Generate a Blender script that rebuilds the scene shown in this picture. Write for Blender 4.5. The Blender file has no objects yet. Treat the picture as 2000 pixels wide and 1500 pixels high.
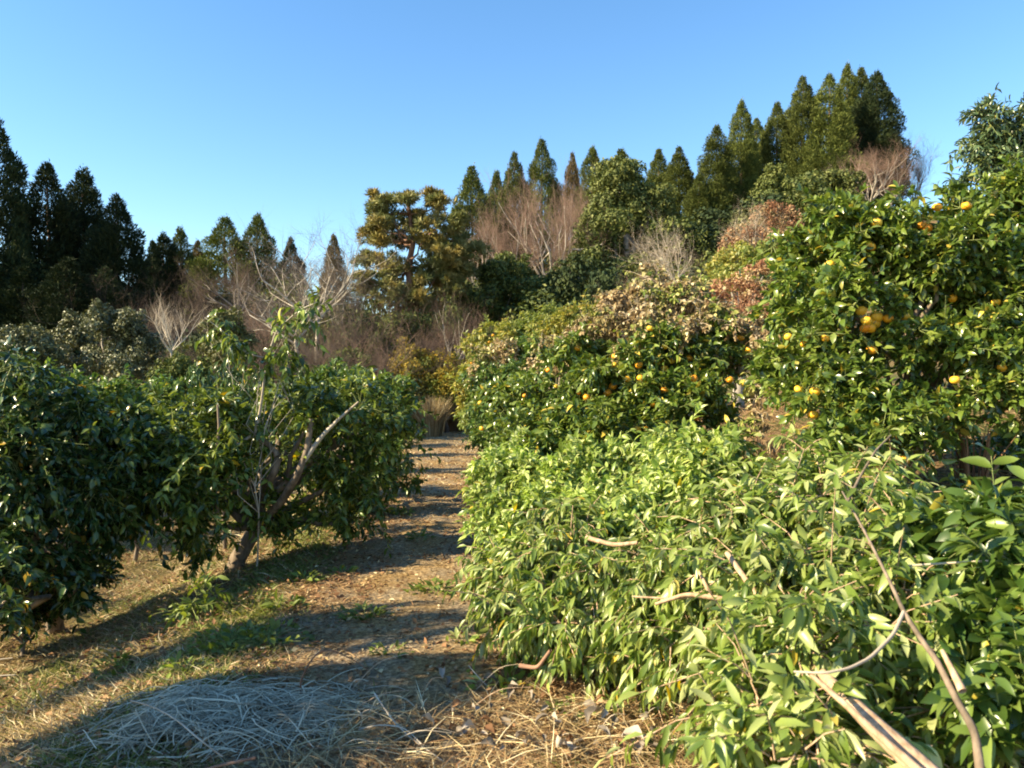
import bpy, math, random
import numpy as np
from mathutils import Vector, Matrix

random.seed(5)
RNG = np.random.default_rng(11)
sc = bpy.context.scene
COL = sc.collection
EYE = 1.6
FPX = 1511.0                     # focal length in photo pixels (2000 px wide frame)

# ------------------------------------------------------------------ camera, sky, sun, exposure
cam = bpy.data.cameras.new('camera')
cam.sensor_width = 36.0
cam.lens = 36.0 * FPX / 2000.0
cam.clip_start = 0.05
cam.clip_end = 3000.0
cam.dof.use_dof = True
cam.dof.focus_distance = 9.0
cam.dof.aperture_fstop = 5.0
camo = bpy.data.objects.new('camera', cam)
camo.location = (0, 0, EYE)
camo.rotation_euler = (math.radians(90), 0, 0)
COL.objects.link(camo)
sc.camera = camo

SUN_EL = math.radians(32)
SUN_ROT = math.radians(-106)
world = bpy.data.worlds.new('World')
sc.world = world
world.use_nodes = True
wn = world.node_tree.nodes
wl = world.node_tree.links
sky = wn.new('ShaderNodeTexSky')
sky.sky_type = 'NISHITA'
sky.sun_disc = False
sky.sun_elevation = SUN_EL
sky.sun_rotation = SUN_ROT
sky.air_density = 1.15
sky.dust_density = 0.1
sky.ozone_density = 2.2
sky.altitude = 200
hsv = wn.new('ShaderNodeHueSaturation')
hsv.inputs['Saturation'].default_value = 1.22
wl.new(sky.outputs[0], hsv.inputs['Color'])
wl.new(hsv.outputs[0], wn['Background'].inputs[0])
wn['Background'].inputs[1].default_value = 0.092

sun = bpy.data.lights.new('sun', 'SUN')
sun.energy = 5.0
sun.angle = math.radians(0.5)
sun.color = (1.0, 0.84, 0.54)
suno = bpy.data.objects.new('sun', sun)
TO_SUN = Vector((math.sin(SUN_ROT) * math.cos(SUN_EL), math.cos(SUN_ROT) * math.cos(SUN_EL), math.sin(SUN_EL)))
suno.rotation_euler = TO_SUN.to_track_quat('Z', 'Y').to_euler()
suno.location = (-30, -5, 30)
COL.objects.link(suno)

sc.view_settings.view_transform = 'Standard'
sc.view_settings.look = 'None'
sc.view_settings.gamma = 1.0
sc.view_settings.use_curve_mapping = False
sc.view_settings.exposure = 1.58
sc.cycles.filter_width = 1.9
sc.cycles.max_bounces = 6
sc.cycles.transmission_bounces = 4
sc.cycles.diffuse_bounces = 3
sc.cycles.glossy_bounces = 2

# ------------------------------------------------------------------ materials
def rgb(c):
    return (c[0], c[1], c[2], 1.0)

def new_mat(name):
    m = bpy.data.materials.new(name)
    m.use_nodes = True
    nt = m.node_tree
    nt.nodes.clear()
    out = nt.nodes.new('ShaderNodeOutputMaterial')
    return m, nt, nt.nodes, nt.links, out

def ramp(nodes, stops, interp='LINEAR'):
    r = nodes.new('ShaderNodeValToRGB')
    r.color_ramp.interpolation = interp
    el = r.color_ramp.elements
    while len(el) < len(stops):
        el.new(0.5)
    for e, (p, c) in zip(el, stops):
        e.position = p
        e.color = rgb(c)
    return r

def leaf_mat(name, stops, rough=0.38, transl=0.3, patch=None, pscale=1.5, spec=0.5, vr=(.62, 1.38)):
    """leaf colours: one tint per leaf, plus broad patches of another colour"""
    m, nt, n, l, out = new_mat(name)
    at = n.new('ShaderNodeAttribute'); at.attribute_name = 'tint'
    oi = n.new('ShaderNodeObjectInfo')
    ad = n.new('ShaderNodeMath'); ad.operation = 'ADD'
    fr = n.new('ShaderNodeMath'); fr.operation = 'FRACT'
    l.new(at.outputs['Fac'], ad.inputs[0]); l.new(oi.outputs['Random'], ad.inputs[1]); l.new(ad.outputs[0], fr.inputs[0])
    r = ramp(n, stops)
    l.new(fr.outputs[0], r.inputs[0])
    col = r.outputs[0]
    geo = n.new('ShaderNodeNewGeometry')
    nz = n.new('ShaderNodeTexNoise'); nz.inputs['Scale'].default_value = pscale; nz.inputs['Detail'].default_value = 2
    l.new(geo.outputs['Position'], nz.inputs['Vector'])
    if patch:
        pr = ramp(n, [(0.46, (0, 0, 0)), (0.62, (1, 1, 1))])
        l.new(nz.outputs['Fac'], pr.inputs[0])
        pc = ramp(n, patch)
        l.new(fr.outputs[0], pc.inputs[0])
        mx = n.new('ShaderNodeMix'); mx.data_type = 'RGBA'
        l.new(pr.outputs[0], mx.inputs['Factor']); l.new(col, mx.inputs['A']); l.new(pc.outputs[0], mx.inputs['B'])
        col = mx.outputs['Result']
    hv = n.new('ShaderNodeHueSaturation')
    mr = n.new('ShaderNodeMapRange')
    mr.inputs['To Min'].default_value = vr[0]; mr.inputs['To Max'].default_value = vr[1]
    l.new(nz.outputs['Fac'], mr.inputs['Value']); l.new(col, hv.inputs['Color'])
    mo = n.new('ShaderNodeMapRange'); mo.inputs['To Min'].default_value = .8; mo.inputs['To Max'].default_value = 1.22
    mm = n.new('ShaderNodeMath'); mm.operation = 'MULTIPLY'
    l.new(oi.outputs['Random'], mo.inputs['Value']); l.new(mo.outputs[0], mm.inputs[0]); l.new(mr.outputs[0], mm.inputs[1]); l.new(mm.outputs[0], hv.inputs['Value'])
    p = n.new('ShaderNodeBsdfPrincipled')
    l.new(hv.outputs[0], p.inputs['Base Color'])
    p.inputs['Roughness'].default_value = rough
    p.inputs['Specular IOR Level'].default_value = spec
    if transl > 0:
        t = n.new('ShaderNodeBsdfTranslucent')
        h2 = n.new('ShaderNodeHueSaturation'); h2.inputs['Value'].default_value = 1.5; h2.inputs['Saturation'].default_value = 1.1
        h2.inputs['Hue'].default_value = 0.49
        l.new(hv.outputs[0], h2.inputs['Color']); l.new(h2.outputs[0], t.inputs['Color'])
        ms = n.new('ShaderNodeMixShader'); ms.inputs[0].default_value = transl
        l.new(p.outputs[0], ms.inputs[1]); l.new(t.outputs[0], ms.inputs[2]); l.new(ms.outputs[0], out.inputs[0])
    else:
        l.new(p.outputs[0], out.inputs[0])
    return m

def bark_mat(name, c1, c2, scale=25.0, rough=0.85):
    m, nt, n, l, out = new_mat(name)
    geo = n.new('ShaderNodeNewGeometry')
    mp = n.new('ShaderNodeMapping'); mp.inputs['Scale'].default_value = (1, 1, 0.35)
    nz = n.new('ShaderNodeTexNoise'); nz.inputs['Scale'].default_value = scale; nz.inputs['Detail'].default_value = 5
    l.new(geo.outputs['Position'], mp.inputs['Vector']); l.new(mp.outputs[0], nz.inputs['Vector'])
    r = ramp(n, [(0.35, c1), (0.65, c2)])
    l.new(nz.outputs['Fac'], r.inputs[0])
    p = n.new('ShaderNodeBsdfPrincipled'); p.inputs['Roughness'].default_value = rough
    l.new(r.outputs[0], p.inputs['Base Color'])
    b = n.new('ShaderNodeBump'); b.inputs['Strength'].default_value = 0.6; b.inputs['Distance'].default_value = 0.01
    l.new(nz.outputs['Fac'], b.inputs['Height']); l.new(b.outputs[0], p.inputs['Normal'])
    l.new(p.outputs[0], out.inputs[0])
    return m

def ground_mat(name, stops, stops2, scale=1.2, bump=0.03):
    m, nt, n, l, out = new_mat(name)
    geo = n.new('ShaderNodeNewGeometry')
    n1 = n.new('ShaderNodeTexNoise'); n1.inputs['Scale'].default_value = scale; n1.inputs['Detail'].default_value = 8; n1.inputs['Roughness'].default_value = 0.65
    n2 = n.new('ShaderNodeTexNoise'); n2.inputs['Scale'].default_value = 38.0; n2.inputs['Detail'].default_value = 6; n2.inputs['Roughness'].default_value = 0.7
    n3 = n.new('ShaderNodeTexNoise'); n3.inputs['Scale'].default_value = 0.55; n3.inputs['Detail'].default_value = 4
    for a in (n1, n2, n3):
        l.new(geo.outputs['Position'], a.inputs['Vector'])
    r1 = ramp(n, stops); r2 = ramp(n, stops2)
    l.new(n2.outputs['Fac'], r1.inputs[0]); l.new(n2.outputs['Fac'], r2.inputs[0])
    mk = ramp(n, [(0.42, (0, 0, 0)), (0.60, (1, 1, 1))])
    l.new(n1.outputs['Fac'], mk.inputs[0])
    mx = n.new('ShaderNodeMix'); mx.data_type = 'RGBA'
    l.new(mk.outputs[0], mx.inputs['Factor']); l.new(r1.outputs[0], mx.inputs['A']); l.new(r2.outputs[0], mx.inputs['B'])
    hv = n.new('ShaderNodeHueSaturation'); mr = n.new('ShaderNodeMapRange')
    mr.inputs['To Min'].default_value = 0.65; mr.inputs['To Max'].default_value = 1.35
    l.new(n3.outputs['Fac'], mr.inputs['Value']); l.new(mr.outputs[0], hv.inputs['Value']); l.new(mx.outputs['Result'], hv.inputs['Color'])
    p = n.new('ShaderNodeBsdfPrincipled'); p.inputs['Roughness'].default_value = 0.95; p.inputs['Specular IOR Level'].default_value = 0.15
    l.new(hv.outputs[0], p.inputs['Base Color'])
    b = n.new('ShaderNodeBump'); b.inputs['Strength'].default_value = 0.9; b.inputs['Distance'].default_value = bump
    l.new(n2.outputs['Fac'], b.inputs['Height']); l.new(b.outputs[0], p.inputs['Normal'])
    l.new(p.outputs[0], out.inputs[0])
    return m

M = {}
M['fresh'] = leaf_mat('fresh_citrus_leaf', [(0, (.08, .14, .024)), (.35, (.19, .27, .05)), (.7, (.32, .39, .10)), (.985, (.48, .52, .24)), (.993, (.55, .42, .05))], rough=.36, transl=.36, spec=.5, pscale=3.5, vr=(.4, 1.6))
M['midgreen'] = leaf_mat('mid_green_leaf', [(0, (.045, .095, .018)), (.5, (.095, .155, .026)), (.98, (.17, .23, .05)), (.99, (.45, .36, .05))], rough=.33, transl=.3, spec=.6)
M['citrus'] = leaf_mat('yuzu_leaf', [(0, (.045, .085, .015)), (.5, (.10, .15, .024)), (.97, (.19, .23, .045)), (.985, (.48, .36, .06))], rough=.28, transl=.26, spec=.6)
M['dark'] = leaf_mat('dark_glossy_leaf', [(0, (.018, .044, .013)), (.6, (.05, .09, .02)), (.98, (.11, .15, .035)), (.99, (.40, .26, .03))], rough=.25, transl=.15, spec=.5)
M['camellia'] = leaf_mat('camellia_leaf', [(0, (.04, .07, .014)), (.5, (.11, .16, .026)), (.985, (.26, .31, .06)), (.994, (.45, .32, .03))], rough=.27, transl=.27, spec=.5)
M['yellowgreen'] = leaf_mat('yellow_green_leaf', [(0, (.14, .16, .025)), (.6, (.26, .27, .05)), (1, (.44, .34, .08))], rough=.5, transl=.3, patch=[(0, (.08, .12, .025)), (1, (.17, .21, .04))], pscale=.9)
M['evergreen'] = leaf_mat('broadleaf_evergreen', [(0, (.045, .062, .013)), (.6, (.095, .115, .026)), (1, (.18, .19, .055))], rough=.6, transl=.12, pscale=.35, spec=.25)
M['evergreen2'] = leaf_mat('deep_green_leaf', [(0, (.032, .05, .012)), (.6, (.07, .092, .02)), (1, (.14, .15, .035))], rough=.6, transl=.15, pscale=.5, spec=.25)
M['greygreen'] = leaf_mat('grey_green_leaf', [(0, (.045, .055, .02)), (.6, (.11, .12, .045)), (1, (.26, .26, .11))], rough=.5, transl=.1, pscale=.5)
M['olive'] = leaf_mat('olive_leaf', [(0, (.05, .06, .012)), (1, (.13, .13, .03))], rough=.6, transl=.15)
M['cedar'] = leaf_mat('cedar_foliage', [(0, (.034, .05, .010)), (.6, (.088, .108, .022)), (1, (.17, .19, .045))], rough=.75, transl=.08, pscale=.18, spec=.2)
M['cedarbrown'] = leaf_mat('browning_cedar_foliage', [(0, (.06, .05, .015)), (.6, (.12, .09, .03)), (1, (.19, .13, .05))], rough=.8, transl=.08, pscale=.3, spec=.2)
M['cedarshade'] = leaf_mat('shaded_cedar_foliage', [(0, (.012, .024, .010)), (.6, (.024, .040, .014)), (1, (.05, .062, .018))], rough=.75, transl=.04, pscale=.18, spec=.2)  # same cedar foliage with shade put into the colour, for the dark trees
M['pine'] = leaf_mat('pine_needles', [(0, (.10, .13, .035)), (.6, (.20, .22, .07)), (1, (.32, .31, .13))], rough=.6, transl=.2, patch=[(0, (.19, .16, .045)), (1, (.36, .28, .08))], pscale=.9)
M['vine'] = leaf_mat('dry_vine_leaf', [(0, (.15, .10, .045)), (.5, (.31, .22, .11)), (.8, (.45, .35, .20)), (1, (.62, .54, .36))], rough=.8, transl=.2, patch=[(0, (.08, .14, .03)), (.5, (.16, .20, .04)), (1, (.30, .30, .08))], pscale=3.2, spec=.2)
M['russet'] = leaf_mat('russet_leaf', [(0, (.14, .06, .035)), (.6, (.30, .15, .08)), (1, (.46, .29, .17))], rough=.8, transl=.2, patch=[(0, (.12, .10, .03)), (.5, (.30, .22, .12)), (1, (.46, .36, .22))], pscale=2.2, spec=.2)
M['yellowleaf'] = leaf_mat('yellow_autumn_leaf', [(0, (.12, .12, .02)), (.6, (.26, .20, .03)), (1, (.55, .38, .07))], rough=.7, transl=.3, patch=[(0, (.04, .07, .016)), (1, (.10, .12, .025))], pscale=1.6, spec=.2)
M['bamboo'] = leaf_mat('slender_blue_green_leaf', [(0, (.05, .09, .04)), (.6, (.09, .14, .06)), (.95, (.16, .20, .09)), (1, (.35, .28, .06))], rough=.3, transl=.2, spec=.6)
M['weed'] = leaf_mat('weed_leaf', [(0, (.07, .11, .015)), (1, (.20, .25, .045))], rough=.5, transl=.3)
M['greyleaf'] = leaf_mat('curled_grey_dead_leaf', [(0, (.16, .13, .10)), (.6, (.26, .22, .18)), (1, (.36, .31, .26))], rough=.7, transl=.08, spec=.3)
M['brownleaf'] = leaf_mat('brown_dead_leaf', [(0, (.12, .06, .03)), (.6, (.26, .14, .07)), (1, (.42, .28, .15))], rough=.85, transl=.15, spec=.2)
M['straw'] = leaf_mat('dry_grass_blade', [(0, (.16, .11, .05)), (.5, (.34, .24, .11)), (.85, (.50, .40, .22)), (1, (.66, .58, .38))], rough=.7, transl=.15, spec=.3)
M['hay'] = leaf_mat('bleached_straw', [(0, (.20, .175, .12)), (.5, (.42, .37, .26)), (1, (.78, .70, .52))], rough=.6, transl=.1, spec=.4)
M['grass'] = leaf_mat('green_grass_blade', [(0, (.08, .10, .02)), (.5, (.15, .18, .04)), (1, (.26, .26, .07))], rough=.6, transl=.3, spec=.3)
M['clip'] = leaf_mat('brown_clippings', [(0, (.13, .075, .035)), (.5, (.27, .16, .08)), (1, (.42, .29, .15))], rough=.85, transl=.1, spec=.2)
M['bark'] = bark_mat('citrus_bark', (.10, .075, .05), (.24, .18, .13))
M['barkpale'] = bark_mat('pale_cut_wood', (.30, .19, .11), (.52, .36, .24), 40)
M['barkdark'] = bark_mat('dark_bark', (.05, .035, .025), (.12, .085, .06))
M['barkcedar'] = bark_mat('cedar_bark', (.09, .055, .035), (.20, .13, .09), 6)
M['barkred'] = bark_mat('red_pine_bark', (.14, .07, .045), (.30, .17, .11), 6)
M['bone'] = bark_mat('silver_grey_bark', (.30, .25, .19), (.56, .49, .40), 6)
M['greybark'] = bark_mat('grey_brown_bark', (.20, .17, .14), (.40, .35, .29), 6)
M['twigred'] = bark_mat('reddish_twigs', (.13, .08, .06), (.29, .185, .135), 3)
M['twiggrey'] = bark_mat('grey_twigs', (.085, .066, .054), (.20, .155, .125), 3)
M['twigpale'] = bark_mat('pale_twigs', (.34, .27, .20), (.52, .43, .32), 3)
M['twigbrown'] = bark_mat('brown_twigs', (.05, .032, .024), (.14, .09, .065), 3)
M['greentwig'] = bark_mat('green_young_twig', (.12, .16, .04), (.24, .27, .09), 30)
M['soil'] = ground_mat('orchard_soil', [(.3, (.04, .025, .014)), (.5, (.19, .12, .055)), (.7, (.40, .28, .13))], [(.3, (.03, .04, .012)), (.55, (.09, .10, .028)), (.75, (.20, .19, .07))])
M['pathm'] = ground_mat('gravelly_path', [(.3, (.07, .055, .038)), (.5, (.25, .19, .12)), (.66, (.50, .39, .26))], [(.3, (.08, .045, .02)), (.5, (.28, .18, .075)), (.66, (.54, .37, .18))], scale=1.6, bump=.03)

def fruit_material():
    m, nt, n, l, out = new_mat('yuzu_peel')
    tc = n.new('ShaderNodeTexCoord')
    nz = n.new('ShaderNodeTexNoise'); nz.inputs['Scale'].default_value = 260; nz.inputs['Detail'].default_value = 3
    l.new(tc.outputs['Object'], nz.inputs['Vector'])
    oi = n.new('ShaderNodeObjectInfo')
    r = ramp(n, [(0, (.84, .30, .015)), (.5, (.88, .42, .02)), (1, (.90, .54, .05))])
    l.new(oi.outputs['Random'], r.inputs[0])
    p = n.new('ShaderNodeBsdfPrincipled'); p.inputs['Roughness'].default_value = .42
    p.inputs['Subsurface Weight'].default_value = .0
    l.new(r.outputs[0], p.inputs['Base Color'])
    b = n.new('ShaderNodeBump'); b.inputs['Strength'].default_value = .5; b.inputs['Distance'].default_value = .002
    l.new(nz.outputs['Fac'], b.inputs['Height']); l.new(b.outputs[0], p.inputs['Normal'])
    l.new(p.outputs[0], out.inputs[0])
    return m
M['fruit'] = fruit_material()

# ------------------------------------------------------------------ mesh helpers
def make_mesh(name, V, F, mat, tint=None, smooth=True):
    """V (n,3) array, F list of int arrays (m,3) or (m,4)"""
    me = bpy.data.meshes.new(name)
    V = np.asarray(V, dtype=np.float32)
    F = [np.asarray(f, dtype=np.int32) for f in F if len(f)]
    nl = sum(f.size for f in F); npol = sum(len(f) for f in F)
    me.vertices.add(len(V)); me.loops.add(nl); me.polygons.add(npol)
    me.vertices.foreach_set('co', V.ravel())
    me.loops.foreach_set('vertex_index', np.concatenate([f.ravel() for f in F]))
    starts = []; s = 0
    for f in F:
        starts.append(s + np.arange(len(f)) * f.shape[1]); s += f.size
    me.polygons.foreach_set('loop_start', np.concatenate(starts).astype(np.int32))
    me.polygons.foreach_set('use_smooth', np.full(npol, smooth, dtype=bool))
    if tint is not None:
        a = me.attributes.new('tint', 'FLOAT', 'POINT')
        a.data.foreach_set('value', np.asarray(tint, dtype=np.float32))
    me.materials.append(mat)
    me.update(calc_edges=True)
    return me

def link(name, data, parent=None, loc=None, kind=None, label=None, cat=None, group=None):
    o = bpy.data.objects.new(name, data)
    COL.objects.link(o)
    if parent is not None:
        o.parent = parent
    if loc is not None:
        o.location = loc
    if kind: o['kind'] = kind
    if label: o['label'] = label
    if cat: o['category'] = cat
    if group: o['group'] = group
    return o

def thing(name, label, cat, loc, group=None):
    return link(name, None, loc=loc, label=label, cat=cat, group=group)

def copy_tree(o, parent=None):
    c = o.copy(); COL.objects.link(c); c.parent = parent
    for ch in o.children:
        copy_tree(ch, c)
    return c

def norm(a):
    return a / np.maximum(np.linalg.norm(a, axis=-1, keepdims=True), 1e-9)

LEAF8 = dict(  # curved folded leaf, 8 points
    V=np.array([(0, 0, 0), (.33, 0, .03), (.68, 0, .0), (1, 0, -.10), (.30, .5, .10), (.66, .42, .06), (.30, -.5, .10), (.66, -.42, .06)]),
    F3=np.array([(0, 1, 4), (2, 3, 5), (0, 6, 1), (2, 7, 3)]), F4=np.array([(1, 2, 5, 4), (1, 6, 7, 2)]))
LEAF4 = dict(V=np.array([(0, 0, 0), (.45, .5, .10), (1, 0, -.05), (.45, -.5, .10)]), F3=np.array([(0, 2, 1), (0, 3, 2)]), F4=np.zeros((0, 4), int))

def leaf_arrays(T, pos, d, nrm, ln, wd):
    """place template T at pos with x along d, z near nrm"""
    d = norm(d); y = norm(np.cross(nrm, d)); z = np.cross(d, y)
    t = T['V']; k = len(t)
    V = (pos[:, None, :] + d[:, None, :] * (t[None, :, 0:1] * ln[:, None, None]) + y[:, None, :] * (t[None, :, 1:2] * wd[:, None, None])
         + z[:, None, :] * (t[None, :, 2:3] * ln[:, None, None]))
    off = (np.arange(len(pos)) * k)[:, None, None]
    F3 = (T['F3'][None] + off).reshape(-1, 3)
    F4 = (T['F4'][None] + off).reshape(-1, 4) if len(T['F4']) else np.zeros((0, 4), int)
    return V.reshape(-1, 3), F3, F4, k

def leaves_mesh(name, T, pos, d, nrm, ln, wd, mat, rng=RNG):
    V, F3, F4, k = leaf_arrays(T, pos, d, nrm, ln, wd)
    return make_mesh(name, V, [F3, F4], mat, np.repeat(rng.random(len(pos)), k))

def tubes(polys, sides=4):
    """polys: list of (points (n,3), radii (n)) -> V, F4"""
    Vs = []; Fs = []; off = 0
    ang = np.arange(sides) * 2 * np.pi / sides
    ca, sa = np.cos(ang), np.sin(ang)
    for pts, rad in polys:
        pts = np.asarray(pts, float); n = len(pts)
        tg = np.gradient(pts, axis=0); tg = norm(tg)
        ref = np.array([0, 0, 1.0]) if abs(tg[0][2]) < .8 else np.array([1.0, 0, 0])
        u = norm(np.cross(tg, ref)); v = np.cross(tg, u)
        rad = np.asarray(rad, float)[:, None, None]
        ring = pts[:, None, :] + rad * (u[:, None, :] * ca[None, :, None] + v[:, None, :] * sa[None, :, None])
        Vs.append(ring.reshape(-1, 3))
        i = np.arange(n - 1)[:, None] * sides + np.arange(sides)[None, :]
        j = np.arange(n - 1)[:, None] * sides + (np.arange(sides)[None, :] + 1) % sides
        Fs.append(np.stack([i, j, j + sides, i + sides], -1).reshape(-1, 4) + off)
        off += n * sides
    return np.concatenate(Vs), np.concatenate(Fs)

def tube_mesh(name, polys, mat, sides=4):
    V, F = tubes(polys, sides)
    return make_mesh(name, V, [F], mat)

def wiggle(a, b, n, amp, rng=RNG, bow=0.0):
    a = np.asarray(a, float); b = np.asarray(b, float)
    t = np.linspace(0, 1, n)[:, None]
    p = a + (b - a) * t
    L = np.linalg.norm(b - a)
    off = rng.normal(size=(n, 3)) * amp * L
    off[0] = 0; off[-1] = 0
    p = p + off
    p[:, 2] += (np.sin(t[:, 0] * np.pi) * bow * L)
    return p

def smoothstep(a, b, x):
    t = np.clip((x - a) / (b - a), 0, 1)
    return t * t * (3 - 2 * t)

# ------------------------------------------------------------------ terrain
def path_c(y):
    return -0.17 - 0.085 * np.minimum(y, 40)

def ground(x, y):
    x = np.asarray(x, float); y = np.asarray(y, float)
    u = x - path_c(y)
    left = -0.6 * smoothstep(1.0, 3.4, -u)
    r = np.maximum(u - 1.35, 0)
    right = 2.3 * (1 - np.exp(-0.45 * r / 2.3))
    hill = smoothstep(25, 54, y + 0.15 * np.clip(x, 0, 30)) * np.clip(3.6 + 0.30 * x, .9, 10)
    far = smoothstep(60, 300, y) * 2
    n = 0.035 * np.sin(x * 2.3 + np.sin(y * 1.1)) * np.sin(y * 1.9 + 1.3) + 0.012 * np.sin(x * 9.1 + y * 3) * np.sin(y * 7.3)
    n = n * np.where(np.abs(u) < 1.0, 0.35, 1.0)
    return left + right + hill + far + n

def gz(x, y):
    return float(ground(x, y))

def P(px, py, d):
    return np.array([(px - 1000) / FPX * d, d, EYE - (py - 750) / FPX * d])

def pix(pos):
    d = np.maximum(pos[:, 1], .05)
    return np.stack([1000 + pos[:, 0] / d * FPX, 750 - (pos[:, 2] - EYE) / d * FPX, d], 1)

def build_ground():
    s = np.linspace(-1, 1, 361)
    xs = np.sign(s) * (np.abs(s) * 9 + np.abs(s) ** 5 * 900)
    t = np.linspace(0, 1, 460)
    ys = -12 + t * 42 + t ** 7 * 1100
    X, Y = np.meshgrid(xs, ys)
    Z = ground(X, Y)
    V = np.stack([X, Y, Z], -1).reshape(-1, 3)
    nx, ny = len(xs), len(ys)
    i = (np.arange(ny - 1)[:, None] * nx + np.arange(nx - 1)[None, :]).ravel()
    F = np.stack([i, i + 1, i + nx + 1, i + nx], 1)
    link('ground', make_mesh('ground', V, [F], M['soil']), kind='structure')
    # the path: a slightly raised sheet of packed gravel with rounded shoulders
    ys = np.linspace(-6, 25.5, 330)
    us = np.linspace(-1.02, 1.02, 30)
    U, Y = np.meshgrid(us, ys)
    wob = 0.05 * np.sin(Y * 1.7) + 0.03 * np.sin(Y * 4.1)
    X = path_c(Y) + U + wob * np.sign(U) * (np.abs(U) > .9)
    lift = np.where(np.abs(U) > 1.0, -0.06, 0.03 + 0.012 * np.cos(U * 3.1) + 0.006 * np.sin(U * 13 + Y * 5))
    Z = ground(X, Y) + lift
    V = np.stack([X, Y, Z], -1).reshape(-1, 3)
    nx, ny = len(us), len(ys)
    i = (np.arange(ny - 1)[:, None] * nx + np.arange(nx - 1)[None, :]).ravel()
    F = np.stack([i, i + 1, i + nx + 1, i + nx], 1)
    link('path', make_mesh('path', V, [F], M['pathm']), kind='structure')
build_ground()

# ------------------------------------------------------------------ far vegetation generators
def zone(x, y):
    px = 1000 + x / y * FPX
    for lim, w in ((120, 'beneath the cut-off tallest black cedar'), (290, 'beneath the black cedar group'), (400, 'below the close pair of small cedars'), (540, 'below the two olive cedar cones'), (680, 'behind the tall grey bare tree'),
                   (760, 'just left of the pine trunk'), (880, 'around the foot of the pine'), (1010, 'below the small reddish bare tree'), (1140, 'below the large reddish bare tree'), (1300, 'round the foot of the big round evergreen'),
                   (1420, 'behind the silver leaning bare trees'), (9999, 'under the cedars of the right ridge')):
        if px < lim:
            return w

def sub_lumps(lumps, k, rng, up=.25, fmax=.92, rmin=.24):
    """lumps (n,6) centre+radii -> smaller lumps round their surfaces"""
    out = []
    for c in lumps:
        n = k
        u = norm(rng.normal(size=(n, 3)) + np.array([0, 0, up]))
        f = rng.uniform(.45, fmax, (n, 1))
        ctr = c[:3] + u * c[3:6] * f
        r = rng.uniform(rmin, .46, (n, 1)) * c[3:6]
        out.append(np.concatenate([ctr, r], 1))
    return np.concatenate(out)

def crown_leaves(lumps, n, size, rng, sub=16, slender=.55, droop=.25, up=.25):
    L = sub_lumps(np.asarray(lumps, float), sub, rng, up)
    w = (L[:, 3] * L[:, 5]); w = w / w.sum()
    idx = rng.choice(len(L), n, p=w)
    u = norm(rng.normal(size=(n, 3)) + np.array([0, 0, .25]))
    f = 1 - rng.random((n, 1)) ** 2 * .6 + rng.normal(size=(n, 1)) * .05
    pos = L[idx, :3] + u * L[idx, 3:6] * f
    nrm = norm(u + rng.normal(size=(n, 3)) * .55)
    d = norm(np.cross(nrm, rng.normal(size=(n, 3))) + np.array([0, 0, -droop]))
    ln = size * rng.uniform(.6, 1.3, n)
    return pos, d, nrm, ln, ln * slender * rng.uniform(.7, 1.3, n)

def limb_polys(base, lumps, r0, rng, bend=.05, n=6):
    polys = []
    base = np.asarray(base, float)
    top = np.mean([l[:3] for l in lumps], 0)
    fork = base + (top - base) * .42
    polys.append((wiggle(base, fork, 5, .02, rng), np.linspace(r0, r0 * .75, 5)))
    for l in lumps:
        polys.append((wiggle(fork, np.array(l[:3]), n, bend, rng), np.linspace(r0 * .55, r0 * .12, n)))
    return polys

def far_tree(name, label, cat, base, lumps, n, size, mat, bark, group=None, sub=16, slender=.55, r0=.18, seed=0, up=.25):
    rng = np.random.default_rng(seed + 100)
    base = np.asarray(base, float)
    L = np.asarray(lumps, float).copy(); L[:, :3] -= base
    t = thing(name, label, cat, base, group)
    polys = limb_polys((0, 0, -.3), L, r0, rng)
    link('trunk', tube_mesh('trunk', polys, M[bark], 6), t)
    pos, d, nrm, ln, wd = crown_leaves(L, n, size, rng, sub, slender, up=up)
    link('crown', leaves_mesh('crown', LEAF4, pos, d, nrm, ln, wd, M[mat], rng), t)
    return t

def px_lumps(rows, flat=.8):
    out = []
    for r in rows:
        px, py, d, rx = r[:4]
        ry = r[4] if len(r) > 4 else rx * flat
        c = P(px, py, d)
        s = d / FPX
        out.append([*c, rx * s, rx * s, ry * s])
    return out

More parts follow.
